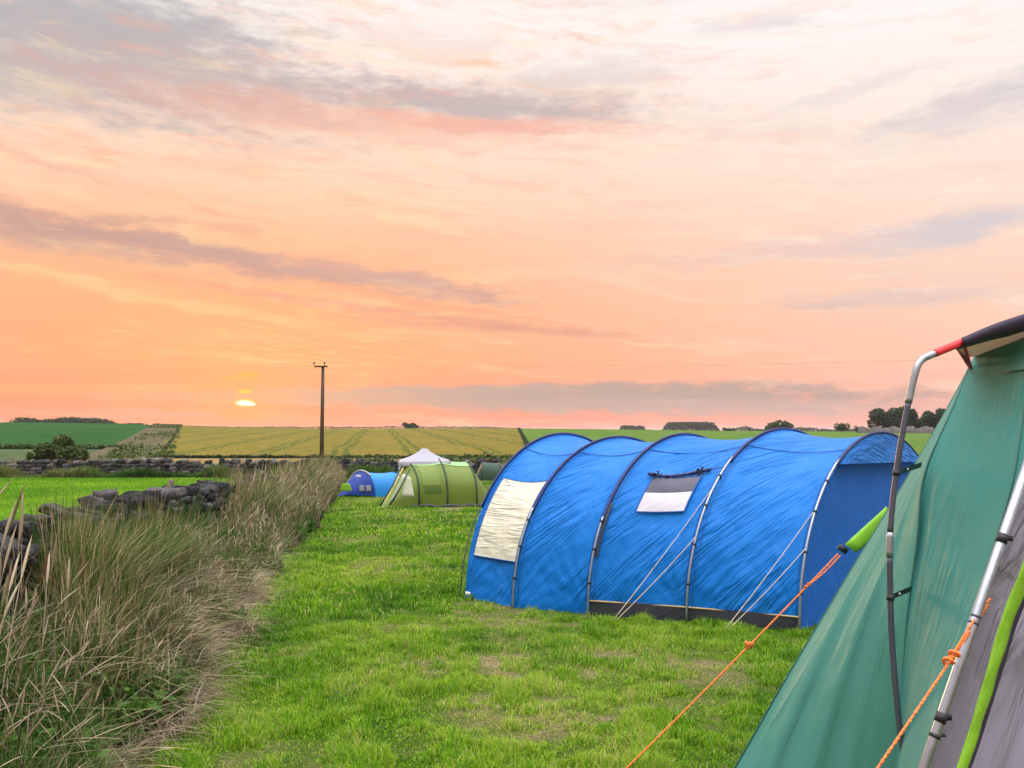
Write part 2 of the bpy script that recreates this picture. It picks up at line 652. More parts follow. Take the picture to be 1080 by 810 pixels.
def in_tent(x, y):
    a = TENT_N[0]; b = TENT_N[-1]
    ax = (b - a); L = ax.length
    # skew coordinates along the base line and the arch direction
    det = ax.x * P_DIR.y - ax.y * P_DIR.x
    s = ((x - a.x) * P_DIR.y - (y - a.y) * P_DIR.x) / det
    w = (-(x - a.x) * ax.y + (y - a.y) * ax.x) / det
    return (s > 0.01) & (s < 1.02) & (w > .02) & (w < 3.6)


def lawn_zone(name, y0, y1, n, hh, ww, label):
    y = y0 + (y1 - y0) * rng.random(n * 2) ** .9
    x = (rng.random(n * 2) * 2 - 1) * (.68 * y + .8)
    k = fbm(x * 5 + 3, y * 5 + 8, 3)
    bare = bare_f(x, y)
    keep = (x > edgeX(y) - .25) & (~in_tent(x, y)) & (rng.random(len(x)) > bare * .8) & (rng.random(len(x)) < .42 + 1.1 * sstep(.3, .62, k))
    x, y, k, bare = x[keep][:n], y[keep][:n], k[keep][:n], bare[keep][:n]
    n = len(x)
    hgh = hh * (.35 + 1.25 * sstep(.38, .75, k)) * rng.uniform(.45, 1.4, n) * (1 - .5 * bare)
    big = fbm(x * .8 + 77, y * .8 + 12, 3)
    tint = np.clip(.08 + 1.25 * (big - .25) + .5 * (fbm(x * 3.3 + 5, y * 3.3 + 1, 2) - .5) + rng.normal(0, .2, n) + .25 * bare, 0, .8)
    tint = np.where(rng.random(n) < .3, tint * .35, tint)
    dead = rng.random(n) < (.06 + .4 * bare)
    tint[dead] = rng.uniform(.85, 1, dead.sum())
    # yellower / fresher towards the near left
    o = blades(name, np.stack([x, y, hgt(x, y) - .004], -1), hgh, ww * rng.uniform(.6, 1.3, n), rng.uniform(.1, .9, n), M['blade'], 2, tint)
    return tag(o, label, 'grass', kind='stuff')


lawn_zone('lawn_grass', 3.0, 8.5, 400000, .062, .0062, 'short bright green mown grass nearest the camera with brown patches')
lawn_zone('lawn_grass', 8.5, 17, 200000, .07, .011, 'short green grass around and beyond the big blue tent')
lawn_zone('lawn_grass', 17, 45, 130000, .075, .028, 'short green grass around the small far tents')


n = 90000
y = 9 + 52 * rng.random(n) ** 1.1
x = wallX(y) - .3 - rng.random(n) * (.5 * y)
x, y = x[x > -.75 * y], y[x > -.75 * y]
n = len(x)
tag(blades('meadow_grass', np.stack([x, y, hgt(x, y) + .015], -1), .09 * rng.uniform(.4, 1.5, n) * (.5 + fbm(x * .5, y * .5, 3)), np.interp(y, [9, 60], [.012, .05]), rng.uniform(.2, .9, n), M['blade'], 2,
           np.clip(.1 + .9 * (fbm(x * .25 + 3, y * .12, 3) - .2) + rng.normal(0, .12, n), 0, .8)),
    'short grass of the neighbouring meadow behind the stone wall', 'grass', kind='stuff')


# ------------------------------------------------------------------ rocks
def rocks(centers, sizes, yaw, rough=.22, n=3):
    """rounded irregular blocks; returns verts, faces, tint"""
    g = np.linspace(-1, 1, n + 1)
    pts = {}
    idx = []
    faces = []
    def vid(p):
        key = tuple(np.round(p, 4))
        if key not in pts:
            pts[key] = len(idx); idx.append(p)
        return pts[key]
    for ax in range(3):
        for sgn in (-1, 1):
            for i in range(n):
                for j in range(n):
                    q = []
                    for a, b in ((i, j), (i + 1, j), (i + 1, j + 1), (i, j + 1)):
                        p = [0, 0, 0]
                        p[ax] = sgn; p[(ax + 1) % 3] = g[a]; p[(ax + 2) % 3] = g[b]
                        q.append(vid(p))
                    faces.append(q if sgn > 0 else q[::-1])
    T = np.array(idx, float)
    r = np.linalg.norm(T, axis=1, keepdims=True)
    T = T / r ** .3      # between a cube and a ball
    T = T / np.abs(T).max()
    m = len(centers)
    V = T[None] * (np.asarray(sizes)[:, None, :] / 2)
    V = V * (1 + rng.normal(0, rough * .5, V.shape[:2])[..., None])
    V = V + rng.normal(0, rough * .16, V.shape) * np.asarray(sizes)[:, None, :]
    # random tilt
    for ax, amt in ((0, .18), (1, .18)):
        a = rng.normal(0, amt, m)
        c, s = np.cos(a)[:, None], np.sin(a)[:, None]
        i, j = (1, 2) if ax == 0 else (0, 2)
        vi, vj = V[..., i].copy(), V[..., j].copy()
        V[..., i] = c * vi - s * vj; V[..., j] = s * vi + c * vj
    c, s = np.cos(yaw)[:, None], np.sin(yaw)[:, None]
    x, y = V[..., 0].copy(), V[..., 1].copy()
    V[..., 0] = c * x - s * y; V[..., 1] = s * x + c * y
    V += np.asarray(centers)[:, None, :]
    F = (np.array(faces)[None] + (np.arange(m) * len(T))[:, None, None]).reshape(-1, 4)
    tint = np.repeat(rng.random(m) ** .9, len(T))
    return V.reshape(-1, 3), F, tint


def stone_wall(name, p0, p1, height, thick, size, label, hvar=.12, top=True, parent=None):
    p0 = np.array(p0[:2]); p1 = np.array(p1[:2])
    L = np.linalg.norm(p1 - p0)
    d = (p1 - p0) / L
    nrm = np.array([-d[1], d[0]])
    C, S, Yw = [], [], []
    ncourse = max(2, int(height / (size * .5)))
    ch = height / ncourse
    for c in range(ncourse + (1 if top else 0)):
        s = 0
        while s < L:
            q = p0 + d * s
            hh = 1 + (float(fbm(np.array(s * .35 + 5), np.array(c * .01 + 3.3), 3)) - .5) * 2 * hvar * 2
            last = c == ncourse
            ln = size * random.uniform(.6, 1.7)
            for side in ((-1, 1) if not last else (random.uniform(-.3, .3),)):
                if last and random.random() < .18: continue
                taper = 1 - .25 * c / ncourse
                dep = thick * .5 * random.uniform(.9, 1.1)
                cc = q + nrm * side * thick * .25 * taper + nrm * random.gauss(0, .03) + d * ln / 2
                zz = hz(*cc) + (c + .5) * ch * hh + random.gauss(0, .012)
                szz = ch * random.uniform(.95, 1.25)
                if last:
                    szz = ch * random.uniform(.9, 1.9); dep = thick * random.uniform(.45, .9)
                C.append((cc[0], cc[1], zz + (szz - ch) * .3 * last))
                S.append((ln * 1.04, dep * 1.05, szz))
                Yw.append(math.atan2(d[1], d[0]) + random.gauss(0, .12 + .35 * last))
            s += ln * .97
    V, F, tint = rocks(C, S, np.array(Yw), .2)
    o = np_mesh(name, V, F, 4, M['stone'], parent, smooth=False, attrs={'tint': tint})
    if label: tag(o, label, 'stone wall')
    return o


stone_wall('stone_wall', (wallX(3.2), 3.2), (wallX(61), 61), 1.16, .5, .165, 'tumbledown grey dry stone wall half buried in long grass along the left of the lawn', hvar=.07)
stone_wall('stone_wall', (-62, 62.5), (wallX(62.5) - .4, 62.5), 1.0, .6, .42, 'low dry stone wall crossing the far end of the neighbouring meadow')
stone_wall('stone_wall', (wallX(63) + .6, 63.5), (26, 66), 1.0, .6, .42, 'dry stone wall behind the small far tents, right of the electricity pole')

# loose stones at the near top of the wall
CC, SS, YY = [], [], []
for px, py, w, h in ((40, 552, .38, .2), (75, 548, .3, .18), (118, 540, .42, .3), (112, 524, .22, .2), (98, 556, .3, .2), (150, 556, .36, .18),
                     (58, 540, .25, .15), (172, 541, .25, .2), (205, 540, .3, .18), (185, 552, .3, .16), (240, 520, .35, .2), (262, 512, .35, .2),
                     (20, 560, .36, .2), (222, 530, .3, .18), (134, 548, .2, .14)):
    r_ = (px - 540) / FPX
    Y = -2.62 / (r_ + .19)
    p = at(px, py, Y)
    for q_ in range(2):
        CC.append((p.x + random.uniform(-.16, .16), p.y + random.uniform(-.15, .15), p.z - .04 - q_ * .08)); SS.append((w * random.uniform(.4, .6), .2, h * random.uniform(.4, .6))); YY.append(random.uniform(0, 3))
    CC.append(p[:]); SS.append((w * .5, .2, h * .6)); YY.append(random.uniform(-.6, .6) + 1.7)
V, F, tn = rocks(CC, SS, np.array(YY), .28, 4)
loose = np_mesh('cope_stone', V, F, 4, M['stone'], None, attrs={'tint': tn * .7 + .2})
wallobj = bpy.data.objects['stone_wall']
loose.parent = wallobj
tag(loose, 'irregular loose stones lying along the broken wall top')

# stakes in the wall
def stake(px, py_top, Y, L, lean, r, label):
    p = at(px, py_top, Y)
    b = MB()
    base = Vector((p.x - lean * L, p.y, p.z - L))
    pts = [base.lerp(p, k / 5) + Vector((random.gauss(0, .006), random.gauss(0, .006), 0)) for k in range(6)]
    b.tube(pts, [r, r * .98, r * .95, r * .9, r * .88, r * .8], 7)
    o = b.build('wooden_stake', M['wood'], None, False)
    tag(o, label, 'stake')


stake(181, 506, 11.0, 1.45, .22, .05, 'leaning weathered stake poking above the stone wall')
stake(197, 514, 11.6, 1.35, 0, .065, 'short upright stake just right of the leaning one in the wall')


# ------------------------------------------------------------------ verge vegetation
def verge_pts(y0, y1, n, a, b, power=1.):
    y = y0 + (y1 - y0) * rng.random(n) ** power
    f = a + (b - a) * rng.random(n)
    jag = (fbm(y * 1.3 + 3, y * 0 + 2., 3) - .5) * .6
    x = edgeX(y) + jag * (1 - np.clip(f, 0, 1)) - f * (edgeX(y) - wallX(y) - .2)
    return x, y, f


def vtint(y, f, n, kind):
    z = fbm(y * .55 + 3, f * 1.8 + y * .05, 3)
    # near green-straw, then tan, then green, then grey tan
    base = np.interp(y, [3, 5, 6.3, 8, 9.5, 13, 20, 60], [.06, .1, .42, .44, .12, .2, .4, .52])
    pd = np.clip(base + (z - .5) * 2.2, .08, .92)     # share of dead stems here
    r = rng.random(n)
    dead = r < pd
    t_ = np.where(dead, np.clip(rng.normal(.82, .14, n), .45, 1), np.clip(rng.normal(.18, .13, n), 0, .5))
    return t_


WH = lambda y: np.interp(y, [3, 8, 12, 16, 30, 60], [1.08, .88, .84, 1.04, 1.25, 1.3])


def verge(name, y0, y1, n, w, hs, mat, label, a=.14, b=.97, lean=(.05, .6), nseg=4, tfun=vtint, rise=True, power=1.):
    x, y, f = verge_pts(y0, y1, n, a, b, power)
    h = WH(y) * hs * rng.uniform(.55, 1.25, n)
    if rise: h = h * (.24 + .88 * np.clip(f, 0, 1) ** .7)
    clump = fbm(x * 2.3, y * 2.3, 3)
    h = h * (.62 + .7 * sstep(.25, .75, clump))
    o = blades(name, np.stack([x, y, hgt(x, y) - .01], -1), h, w * rng.uniform(.5, 1.4, n), rng.uniform(*lean, n), mat, nseg,
               tfun(y, f, n, 0))
    return tag(o, label, 'long grass', kind='stuff')


verge('long_grass', 2.6, 9, 40000, .0085, 1.0, M['verge_blade'], 'long mixed green and straw grass at the near left foot of the wall')
verge('long_grass', 9, 20, 34000, .015, 1.0, M['verge_blade'], 'long grass and weeds covering the middle of the stone wall', b=1.0)
verge('long_grass', 20, 58, 36000, .03, 1.0, M['verge_blade'], 'long dry grass covering the far end of the stone wall', b=1.35)
verge('long_grass', 4, 58, 9000, .018, 1.05, M['verge_blade'], 'long grass rising behind the stone wall', a=1.45, b=1.9, rise=False, power=1.3)

verge('long_grass', 2.6, 12, 12000, .016, .8, M['verge_blade'], 'broad bent green and straw leaves low in the near verge', lean=(.5, 1.4),
      tfun=lambda y, f, n, k: np.where(rng.random(n) < np.interp(y, [3, 5.2, 6.2, 12], [.9, .85, .5, .75]), rng.uniform(.1, .4, n), rng.uniform(.6, .95, n)))
x, y, f = verge_pts(5.0, 14, 3600, .05, .95)
n = len(x)
o = blades('broken_stems', np.stack([x, y, hgt(x, y) + WH(y) * rng.uniform(.05, .75, n) * (.3 + .7 * f)], -1), rng.uniform(.12, .4, n), rng.uniform(.004, .009, n),
           rng.uniform(.5, 3.0, n), M['dry_blade'], 2, np.clip(rng.normal(.78, .2, n), 0, 1), droop=.22)
tag(o, 'broken pale stems lying criss-cross in the near verge', 'dry grass', kind='stuff')

dt = lambda y, f, n, k: np.clip(.5 + rng.normal(0, .33, n) + (fbm(y * 1.5, f * 3., 2) - .5) * .8, 0, 1)
verge('long_grass', 3.6, 9.5, 19000, .009, 1.06, M['verge_blade'], 'upright green and straw stems standing against the near wall face', a=.62, b=1.0)
verge('dry_grass', 5.4, 9.0, 13000, .006, .95, M['dry_blade'], 'dead brown and straw stems beside the crumbling wall', a=.1, b=.95, lean=(.3, 1.1), tfun=dt)
verge('dry_grass', 12, 58, 17000, .022, 1.08, M['dry_blade'], 'grey brown dead weeds over the far wall', a=.05, b=1.3, lean=(.1, .6), tfun=dt)

# straw lying flat along the edge
x, y, f = verge_pts(3.2, 11, 9000, -.05, .45)
n = len(x)
o = blades('dry_grass', np.stack([x, y, hgt(x, y) + .01 + .10 * rng.random(n) * np.clip(f + .1, 0, .4) * 3], -1), rng.uniform(.08, .3, n), .005 * rng.uniform(.6, 1.4, n),
           rng.uniform(1.2, 2.4, n), M['dry_blade'], 3, np.clip(.6 + rng.normal(0, .25, n), 0, 1), droop=.38)
tag(o, 'flattened straw lying along the edge of the mown lawn', 'dry grass', kind='stuff')


# seed heads on tall stems
def seed_stems(name, y0, y1, n, label, hs=1.0, r=.007, a=.1, b=.95, lean=(.05, .5), mat='dry_blade', tb=.75):
    x, y, f = verge_pts(y0, y1, n, a, b)
    h = WH(y) * hs * rng.uniform(.8, 1.35, n) * (.55 + .5 * np.clip(f, 0, 1))
    le = rng.uniform(*lean, n)
    az = rng.random(n) * 2 * np.pi
    base = np.stack([x, y, hgt(x, y)], -1)
    tint = np.clip(tb + rng.normal(0, .17, n), 0, 1)
    Vs, Fs, Ts = [], [], []
    K = 9
    tt = np.concatenate([np.linspace(0, .8, 5), [.84, .89, .95, 1.0]])
    rad = np.array([.35, .3, .28, .25, .22, .9, 1.1, .8, .1])
    V = np.zeros((n, K * 3, 3), np.float32)
    for i in range(K):
        q = tt[i]
        reach = le * h * q ** 2
        cx = base[:, 0] + np.cos(az) * reach
        cy = base[:, 1] + np.sin(az) * reach
        cz = base[:, 2] + h * (q - .45 * le * q ** 3)
        for k in range(3):
            an = k * 2.094
            V[:, i * 3 + k, 0] = cx + np.cos(an) * r * rad[i]
            V[:, i * 3 + k, 1] = cy + np.sin(an) * r * rad[i]
            V[:, i * 3 + k, 2] = cz
    F = []
    for i in range(K - 1):
        for k in range(3):
            F.append((i * 3 + k, i * 3 + (k + 1) % 3, (i + 1) * 3 + (k + 1) % 3, (i + 1) * 3 + k))
    F = (np.array(F)[None] + (np.arange(n) * K * 3)[:, None, None]).reshape(-1, 4)
    o = np_mesh(name, V.reshape(-1, 3), F, 4, M[mat], attrs={'tint': np.repeat(tint, K * 3)})
    return tag(o, label, 'long grass', kind='stuff')


seed_stems('seeding_grass', 3.0, 9.5, 1700, 'pale seed heads on tall grass stems near the camera', r=.0042, lean=(.05, .9))
seed_stems('seeding_grass', 9.5, 24, 1500, 'pale seed heads on grass along the middle of the wall', r=.008)
seed_stems('seeding_grass', 24, 58, 1300, 'seed heads on grass at the far end of the wall', r=.015)
# a few very tall ones at the near left
seed_stems('seeding_grass', 3.8, 5.2, 40, 'very tall pale grass stems at the left edge of the view', hs=1.35, r=.008, a=.5, b=1.1, lean=(.02, .25), tb=.9)


seed_stems('dock_stems', 5.6, 8.6, 260, 'rusty brown dock spikes in front of the broken wall', hs=.95, r=.014, a=.5, b=1., lean=(.05, .35), mat='dock', tb=.5)
# broad leaves
def leaf_cloud(name, pts, size, mat, parent=None, tint=None, up=.5):
    n = len(pts)
    a = rng.random(n) * 2 * np.pi
    nz = rng.normal(0, 1, (n, 3)); nz[:, 2] = np.abs(nz[:, 2]) + up
    nz /= np.linalg.norm(nz, axis=1, keepdims=True)
    t1 = np.cross(nz, np.stack([np.cos(a), np.sin(a), np.zeros(n)], -1))
    t1 /= np.linalg.norm(t1, axis=1, keepdims=True) + 1e-6
    t2 = np.cross(nz, t1)
    s = (size * rng.uniform(.6, 1.4, n))[:, None]
    P = np.stack([pts - t1 * s, pts + t2 * s * .45, pts + t1 * s, pts - t2 * s * .45], 1)
    F = np.arange(n * 4).reshape(-1, 4)
    if tint is None: tint = rng.random(n)
    return np_mesh(name, P.reshape(-1, 3), F, 4, mat, parent, attrs={'tint': np.repeat(tint, 4)})


x, y, f = verge_pts(2.8, 26, 42000, .02, 1., 1.2)
cl = fbm(x * 1.6 + 9, y * 1.1 + 2, 3)
k_ = (cl > .5) | ((y < 5.4) & (cl > .42))
x, y, f = x[k_], y[k_], f[k_]
z = hgt(x, y) + WH(y) * rng.random(len(x)) * (.25 + .62 * f)
o = leaf_cloud('nettle_patch', np.stack([x, y, z], -1), np.interp(y, [3, 26], [.034, .06]), M['leaf_nettle'])
tag(o, 'green nettles and weeds growing through the long grass by the wall', 'weeds', kind='stuff')

# clover and plantain in the lawn
x = rng.uniform(-3, 5, 26000); y = rng.uniform(4.0, 9.5, 26000)
k_ = (fbm(x * 2.2 + 50, y * 2.2 + 50, 3) > .55) & (x > edgeX(y)) & ~in_tent(x, y)
x, y = x[k_], y[k_]
o = leaf_cloud('clover', np.stack([x, y, hgt(x, y) + rng.uniform(.008, .045, len(x))], -1), np.full(len(x), .010), M['leaf_nettle'], up=1.5)
tag(o, 'clover leaves in patches through the near lawn', 'clover', kind='stuff')

# weeds at the foot of the far walls
def weed_strip(x0, y0, x1, y1, n, h, w, mat, label, spread=1.2):
    t_ = rng.random(n)
    x = x0 + (x1 - x0) * t_; y = y0 + (y1 - y0) * t_ - rng.random(n) * spread
    c = fbm(x * .35, y * .2 + 4, 3)
    hh = h * (.25 + 1.5 * sstep(.3, .75, c)) * rng.uniform(.5, 1.2, n)
    o = blades('long_grass', np.stack([x, y, hgt(x, y)], -1), hh, w * rng.uniform(.6, 1.4, n), rng.uniform(.1, .8, n), mat, 3,
               np.clip(.1 + (fbm(x * .2 + 7, y * 0, 3) - .3) * 1.1 + rng.normal(0, .12, n), 0, 1))
    tag(o, label, 'long grass', kind='stuff')


weed_strip(-60, 62, wallX(62), 62, 16000, .7, .06, M['verge_blade'], 'dark weeds along the foot of the wall across the meadow')
weed_strip(wallX(60) + 1, 62.6, 26, 65, 16000, .95, .06, M['verge_blade'], 'rough weeds along the wall behind the small tents')
weed_strip(-64, 69, 24, 69, 14000, .8, .08, M['dry_blade'], 'dry weeds beyond the far walls', 4)


# ------------------------------------------------------------------ trees
def crown_pts(n, rx_, ry_, rz_, lumps=7, seed=0):
    r = np.random.default_rng(seed)
    c = r.normal(0, .42, (lumps, 3)); c[:, 2] = np.abs(c[:, 2]) * .9 - .15
    c = np.clip(c, -.6, .75)
    rad = r.uniform(.28, .52, lumps)
    k = r.integers(0, lumps, n)
    d = r.normal(0, 1, (n, 3)); d /= np.linalg.norm(d, axis=1, keepdims=True)
    p = c[k] + d * (rad[k] * r.uniform(.55, 1.05, n) ** .6)[:, None]
    return p * np.array([rx_, ry_, rz_])


def tree(name, px, py_base, Y, w_px, h_px, label, cat, mat, n=900, seed=1, group=None, trunk=.25, leaf=None, zoff=None):
    m = Y / FPX
    W, H = w_px * m, h_px * m
    X = rx(px, Y)
    zb = hz(X, Y)
    if zoff is not None: zb = at(px, py_base, Y).z
    root = thing(name, label, cat, (X, Y, zb), group)
    b = MB()
    rr = max(.06, H * .035)
    th = H * trunk
    b.tube([(X, Y, zb - .3), (X + .02 * H, Y, zb + th * .6), (X, Y, zb + H * .6)], [rr, rr * .7, rr * .3], 7)
    for k in range(5):
        a = k * 1.3 + seed
        q = Vector((X, Y, zb + th * (.7 + .15 * k)))
        e = q + Vector((math.cos(a) * W * .3, math.sin(a) * W * .3, H * .3))
        b.tube([q, q.lerp(e, .5) + Vector((0, 0, .03 * H)), e], [rr * .5, rr * .35, rr * .12], 5)
    b.build('trunk', M['bark'], root)
    ch = (H - th)
    pts = crown_pts(n, W * .5, W * .5, ch * .62, 9, seed) 
    pts[:, 2] += th + ch * .42
    lo, hi = pts[:, 2].min(), pts[:, 2].max()
    pts[:, 2] = th * .75 + (pts[:, 2] - lo) / (hi - lo) * (H - th * .75)
    pts[:, 0] *= W / (pts[:, 0].max() - pts[:, 0].min())
    pts += np.array([X, Y, zb])
    lf = leaf or max(.12, W * .045)
    leaf_cloud('crown', pts, np.full(n, lf), mat, root, np.random.default_rng(seed).random(n))
    return root


# bush in the rough pasture and its small neighbour
tree('hawthorn_bush', 66, 491, 72, 54, 37, 'large dark hawthorn bush standing behind the wall across the meadow', 'bush', M['leaf_mid'], 6500, 3, trunk=.05, leaf=.17)
tree('hawthorn_bush', 39, 491, 71, 18, 21, 'small bush at the left foot of the large hawthorn', 'bush', M['leaf_mid'], 900, 5, trunk=.08, leaf=.14)
tree('oak_tree', 433, 452, 362, 17, 7, 'lone low round tree on the skyline above the white canopy', 'tree', M['leaf_dark'], 900, 8, trunk=.1, leaf=.5)
tree('oak_tree', 826, 455, 330, 27, 12, 'round tree on the skyline above the fourth hoop of the blue tent', 'tree', M['leaf_dark'], 1300, 11, trunk=.12, leaf=.5, zoff=1)
tree('oak_tree', 888, 456, 330, 18, 10, 'small round tree on the skyline left of the big wood', 'tree', M['leaf_dark'], 900, 12, trunk=.2, leaf=.45, zoff=1)
tree('oak_tree', 768, 456, 340, 12, 5, 'tiny bush-like tree on the skyline right of the long flat copse', 'tree', M['leaf_dark'], 400, 14, trunk=.1, leaf=.4, zoff=1)
wood = [(930, 36, 25, 'rounded leftmost tree of the wood on the right skyline'),
        (944, 30, 25, 'second tree from the left in the wood on the right skyline'),
        (956, 24, 27, 'tallest tree of the wood, behind the curved tent pole'),
        (971, 28, 22, 'tree of the wood just right of the curved tent pole'),
        (986, 30, 24, 'tree of the wood touching the green tent edge'),
        (1002, 24, 25, 'tree of the wood hidden behind the green tent')]
for i, (px, w, h, lb) in enumerate(wood[:5]):
    tree('oak_tree', px, 455, 300 + (i % 2) * 12, w, h, lb, 'tree', M['leaf_dark'], 3200, 20 + i, 'trees of the wood on the right skyline', .06, .55, zoff=1)
tree('oak_tree', 902, 456, 320, 7, 7, 'thin little tree between the small round tree and the wood', 'tree', M['leaf_dark'], 260, 33, trunk=.2, leaf=.35, zoff=1)


def copse(name, px0, px1, pyb, pyt, Y, n, label, seed=2, leaf=.8, ragged=.5, mat='leaf_dark', dz=0):
    r = np.random.default_rng(seed)
    m = Y / FPX
    px = r.uniform(px0, px1, n)
    x = (px - 540) * m
    yy = Y + r.uniform(-6, 10, n)
    e = np.minimum((px - px0), (px1 - px)) / (px1 - px0)
    prof = sstep(0, .14, e) * (1 - ragged + ragged * 1.4 * fbm(px * .09 + seed, px * 0 + 1.5, 4))
    zb = CAMZ + (455 - pyb) * m
    z = zb + (pyb - pyt) * m * prof * r.random(n) ** .6
    o = leaf_cloud(name, np.stack([x, yy, z], -1), np.full(n, leaf), M[mat], None, r.random(n))
    tag(o, label, 'woodland', kind='stuff')


copse('far_woodland', 6, 124, 450, 439, 420, 7000, 'dark belt of far woodland on the left skyline', 4, .6, .75)
copse('far_woodland', 122, 152, 450, 446, 420, 900, 'low tail of the woodland on the left skyline', 5, .5, .7)
copse('far_woodland', 697, 760, 456, 445, 900, 5200, 'long flat grey copse on the skyline over the third hoop', 6, 1.2, .15)
copse('far_woodland', 652, 682, 456, 448.5, 900, 1800, 'short low copse on the skyline left of the long flat one', 7, 1.1, .4)
copse('far_woodland', 760, 915, 456.5, 450.5, 700, 5000, 'thin low line of distant hedge trees on the right skyline', 8, .8, .8)
copse('far_woodland', 180, 560, 452.3, 449.6, 352, 5000, 'thin dark hedge line along the top of the crop field', 9, .28, .6)
copse('far_woodland', 560, 700, 455.3, 452.5, 352, 1800, 'thin dark hedge line along the top of the light green field', 10, .28, .6)


def hedge(x0, y0, x1, y1, n, h, w, label, mat='leaf_mid', leaf=.2, seed=1):
    r = np.random.default_rng(seed)
    t_ = r.random(n)
    x = x0 + (x1 - x0) * t_ + r.normal(0, w, n); y = y0 + (y1 - y0) * t_ + r.normal(0, w, n)
    c = fbm(t_ * 40 + seed, t_ * 0 + 2, 3)
    z = hgt(x, y) + .3 + h * (.4 + 1. * c) * r.random(n)
    o = leaf_cloud('hedge', np.stack([x, y, z], -1), np.full(n, leaf), M[mat], None, r.random(n))
    tag(o, label, 'hedge')


hedge(rx(170, 90), 87.5, rx(566, 90), 87.5, 6000, .35, .15, 'thin dark hedge line between the crop field and the tan strip', 'leaf_dark', .13)
hedge(rx(562, 88), 88, rx(547, 340), 340, 6000, .4, .2, 'dark hedge between the yellow crop and the light green field', 'leaf_dark', .2, 2)
hedge(rx(172, 95), 95, rx(191, 340), 340, 5000, .3, .15, 'dark hedge between the scrubby strip and the yellow crop', 'leaf_dark', .2, 3)
hedge(rx(-200, 119), 119, rx(130, 119), 119, 5000, .4, .4, 'dark hedge line across the bottom of the far green field', 'leaf_mid', .25, 4)
hedge(rx(350, 68), 66.5, rx(620, 68), 68.5, 9000, 1.15, .5, 'ragged dark hedge behind the far olive tent', 'leaf_mid', .14, 6)
hedge(rx(140, 68), 66.5, rx(335, 68), 66.5, 2500, .5, .4, 'low scrub behind the wall left of the electricity pole', 'leaf_mid', .14, 7)

r_ = np.random.default_rng(77)
n = 9000
yy = 72 + 270 * r_.random(n); u_ = r_.random(n)
xa = np.interp(yy, [68, 345], [rx(95, 68), rx(163, 345)]); xb = np.interp(yy, [68, 345], [rx(182, 68), rx(193, 345)])
xx = xa + (xb - xa) * u_
c_ = fbm(xx * .06 + 3, yy * .10 + 8, 4) > .53
xx, yy = xx[c_], yy[c_]
o = leaf_cloud('scrub_tufts', np.stack([xx, yy, hgt(xx, yy) + .5 + .5 * r_.random(len(xx))], -1), np.full(len(xx), .22), M['leaf_mid'], None, r_.random(len(xx)))
tag(o, 'low dark scrub growing in bands over the brown strip', 'scrub', kind='stuff')

# farm wall below the wood
wl = MB()
p0 = at(905, 455, 290); p1 = at(1010, 455, 290)
P = []
for k in range(24):
    p = p0.lerp(p1, k / 23)
    hh = 1.5 + .5 * math.sin(k * 1.7)
    P.append([(p.x, p.y, p.z - 2), (p.x, p.y, p.z + hh), (p.x, p.y + .6, p.z + hh), (p.x, p.y + .6, p.z - 2)])
wl.grid(P)
o = wl.build('stone_wall', plain('far_field_stone', (.10, .09, .085), .9, var=.4, scale=.6), None, False)
tag(o, 'pale far stone wall below the wood on the right skyline', 'stone wall')

# ------------------------------------------------------------------ electricity pole
gp = Vector((rx(340, 60), 60, 0)); gp.z = hz(gp.x, gp.y)
ptop = at(340, 386, 60).z
ep = thing('electricity_pole', 'tall dark wooden electricity pole rising at the far end of the stone wall', 'pole', gp)
b = MB()
b.tube([(gp.x, gp.y, gp.z - .3), (gp.x, gp.y, (gp.z + ptop) / 2), (gp.x, gp.y, ptop)], [.17, .145, .115], 14)
b.build('post', M['polewood'], ep)
b = MB(); b.box((gp.x - .12, gp.y - .16, ptop - .05), (1.0, .12, .12)); b.build('crossarm', M['polewood'], ep, False)
INS = []
for dx in (-.52, .28):
    b = MB()
    x0 = gp.x - .12 + dx
    b.tube([(x0, gp.y - .16, ptop + .011), (x0 , gp.y - .16, ptop + .12)], .025, 8)
    b.tube([(x0, gp.y - .16, ptop + .12), (x0, gp.y - .16, ptop + .17), (x0, gp.y - .16, ptop + .2), (x0, gp.y - .16, ptop + .26), (x0, gp.y - .16, ptop + .31)], [.04, .08, .05, .075, .03], 10)
    b.build('insulator', M['porcelain'], ep)
    INS.append(Vector((x0, gp.y - .16, ptop + .32)))


def span(a, b_, sag, r, label, nm='power_line'):
    m = MB()
    pts = []
    for k in range(30):
        t_ = k / 29
        p = Vector(a).lerp(Vector(b_), t_)
        p.z -= sag * 4 * t_ * (1 - t_)
        pts.append(p)
    m.tube(pts, r, 5)
    o = m.build(nm, M['wire'])
    tag(o, label, 'cable')


span(INS[0], at(-160, 404, 118), .5, .006, 'thin cable running left from the back insulator of the pole')
span(INS[1], at(1180, 371, 62), .6, .005, 'thin cable running right from the pole across the sky')

# ------------------------------------------------------------------ generic tunnel tents
class Arch:
    def __init__(s, near, far, h, e=1.0, ez=1.0):
        s.n = Vector(near); s.f = Vector(far); s.h = h; s.e = e; s.ez = ez

    def p(s, th):
        c = math.cos(th); c = math.copysign(abs(c) ** s.e, c)
        q = s.n.lerp(s.f, (1 - c) / 2)
        q.z += s.h * max(0, math.sin(th)) ** s.ez
        return q

    def c(s): return (s.n + s.f) / 2


def panel_pt(A, B, t, th, sag=.05, wr=0.):
    p = A.p(th).lerp(B.p(th), t)
    c = A.c().lerp(B.c(), t)
    k = 4 * t * (1 - t) * math.sin(th) ** .6 * sag if 0 < th < math.pi else 0
    p = c + (p - c) * (1 - k)
    return p


